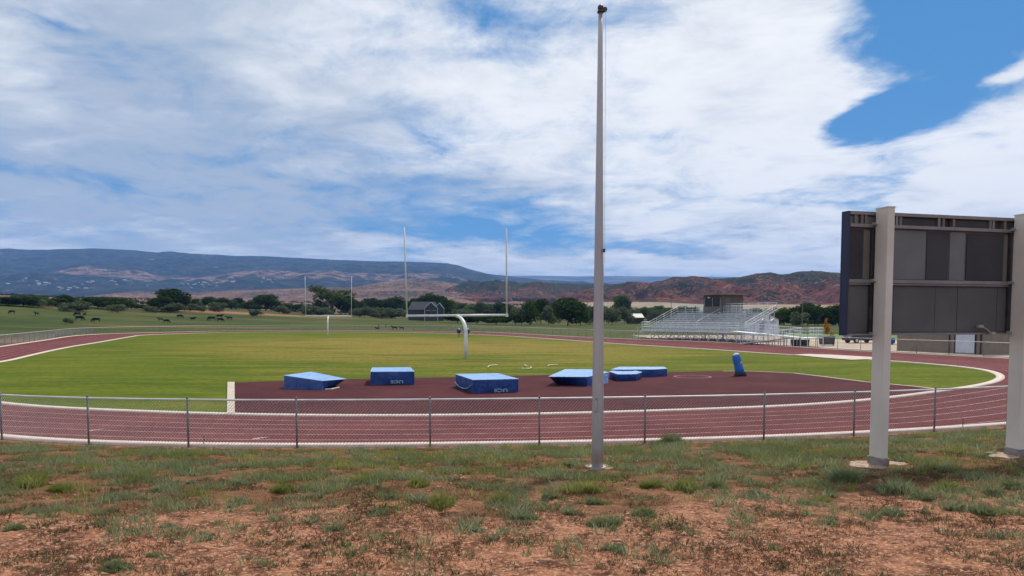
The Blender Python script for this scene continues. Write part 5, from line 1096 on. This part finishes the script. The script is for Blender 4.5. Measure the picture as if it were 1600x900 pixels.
# clods and stones
X, Y, d = scatter(22000, lambda X, Y, d: (.25+.75*sstep(d, 5, 11))*np.clip((pn(X, Y, .9, 12)-.3)*2.2, 0, 1)); n = len(X); Z = hgt(X, Y); sz = .008+.030*rng.random(n)**2.6
oc = np.array([(1, 0, 0), (0, 1, 0), (-1, 0, 0), (0, -1, 0), (0, 0, .7), (0, 0, -.7)]); fo = np.array([(0, 1, 4), (1, 2, 4), (2, 3, 4), (3, 0, 4), (1, 0, 5), (2, 1, 5), (3, 2, 5), (0, 3, 5)])
V1 = (oc[None]*(1+.5*rng.standard_normal((n, 6, 1)))*sz[:, None, None]*np.array((1.3, 1, .8)))+np.stack([X, Y, Z], 1)[:, None]; f1 = (fo[None]+(np.arange(n)*6)[:, None, None]).reshape(-1, 3)
stuff(link('clods', npmesh('clods', V1.reshape(-1, 3), f1, simple('clod_soil', (.40, .23, .155), (.26, .14, .095), 9, .95)), None), 'small clods and stones on the bare red dirt', 'clods')
# prominent single tufts where the photo shows them
TUFT = [(166, 779, 24, 0), (90, 770, 46, 1), (178, 782, 26, 0), (172, 800, 22, 0), (255, 770, 42, 0), (298, 758, 22, 0), (372, 760, 36, 0), (262, 825, 24, 0), (372, 788, 28, 0), (24, 830, 36, 0), (235, 872, 26, 0), (175, 893, 42, 0), (50, 762, 60, 1), (48, 806, 22, 0),
    (820, 814, 44, 0), (858, 782, 38, 0), (890, 806, 28, 0), (915, 772, 60, 1), (930, 790, 34, 0), (950, 824, 56, 0), (1006, 808, 40, 0), (1018, 764, 40, 1), (1075, 768, 50, 1), (1120, 764, 34, 0), (1180, 778, 34, 0), (960, 862, 34, 0), (745, 832, 30, 0), (786, 786, 40, 1), (690, 793, 52, 1), (590, 804, 26, 0), (520, 832, 34, 0), (440, 772, 44, 1), (562, 758, 40, 1), (650, 762, 40, 1),
    (1260, 790, 28, 0), (1295, 822, 30, 0), (1398, 808, 38, 0), (1405, 772, 60, 0), (1448, 782, 46, 0), (1485, 768, 44, 1), (1500, 800, 46, 0), (1555, 776, 36, 0), (1540, 806, 44, 0), (1290, 785, 26, 1), (1050, 696, 50, 0), (1330, 756, 60, 0), (1590, 765, 40, 0), (888, 733, 13, 2)]
MX = [M_g1, M_g2, M_g1]
tl = {0: 'grey green weed clump', 1: 'yellowish grass clump', 2: 'upright dark weed'}
for i, (x, y, w, k) in enumerate(TUFT):
    g = grnd(x, y-2, True); rad = w*g[1]/F/2; n = int(240+rad*1700); r1 = np.random.default_rng(i+900)
    h = rad*(1.0 if k < 2 else 2.6)
    nk = 14; kk = r1.normal(0, .42, (nk, 2)); kk[0] = 0
    if k == 2: kk *= .15
    cx = g[0]+rad*kk[:, 0]; cy = g[1]+rad*.3+rad*.8*kk[:, 1]; hs = h*(.45+.75*r1.random(nk))*(1-.35*np.minimum(np.hypot(kk[:, 0], kk[:, 1]), 1))
    V1, f1 = blades(cx, cy, int(40+rad*260), rad*(.2+.3*r1.random(nk)), hs, .0036, .75, r1); o_ = np.array(g)

    o = link('weed_clump', npmesh('weed_clump', V1-o_, f1, MX[k]), None, None, tuple(g))
    pos_ = ('at the far left' if x < 100 else 'left of the stake' if x < 310 else 'right of the stake' if x < 480 else 'left of the flagpole' if x < 880 else 'in front of the flagpole' if x < 960 else 'right of the flagpole' if x < 1200 else 'left of the scoreboard' if x < 1350 else 'below the scoreboard' if x < 1520 else 'by the right post')
    dep_ = 'on the bank' if y < 770 else 'where it thins' if y < 800 else 'on bare red dirt' if y < 850 else 'in the near foreground'
    dep_ = dep_
    sz_ = 'small' if w < 30 else 'broad' if w > 45 else 'medium'
    tag(o, '%s %s %s %s' % (sz_, tl[k], dep_, pos_), 'weed clump', 'separate weed clumps in the foreground')

# ------------------------------------------------------------------ haze
if HAZE:
    zb, ztp_ = -70., 900.
    mb = MB(); mb.box((0, 0, (zb+ztp_)/2), (30000, 34000, ztp_-zb)); hz_ = mb.build('haze', None)
    def hm(t):
        v = t.new('ShaderNodeVolumePrincipled'); v.inputs['Color'].default_value = (.22, .47, 1, 1); v.inputs['Density'].default_value = HAZE; v.inputs['Anisotropy'].default_value = 0; return v.outputs[0]
    m = bpy.data.materials.new('haze'); m.use_nodes = True; t = NT(m.node_tree); t.n.clear(); o = t.new('ShaderNodeOutputMaterial'); t.l.new(hm(t), o.inputs['Volume']); hz_.data.materials.append(m); m.cycles.homogeneous_volume = True if hasattr(m, 'cycles') and hasattr(m.cycles, 'homogeneous_volume') else None
    hz_['kind'] = 'stuff'; hz_['label'] = 'thin blue air haze softening the distant hills'; hz_['category'] = 'haze'
ORD = ['leftmost', 'second from left', 'third from left', 'fourth from left', 'fifth from left', 'sixth from left']
by = {}
for o in S.objects:
    if o.parent is None and 'label' in o and o.get('group', '') != 'pale houses dotted over the far mesa slope': by.setdefault(o['label'], []).append(o)
for lab, os_ in by.items():
    if len(os_) > 1:
        for i, o in enumerate(sorted(os_, key=lambda q: q.location.x/q.location.y)): o['label'] = lab+', '+ORD[min(i, 5)]
for o in bpy.data.objects:
    if '_o' in o: del o['_o']
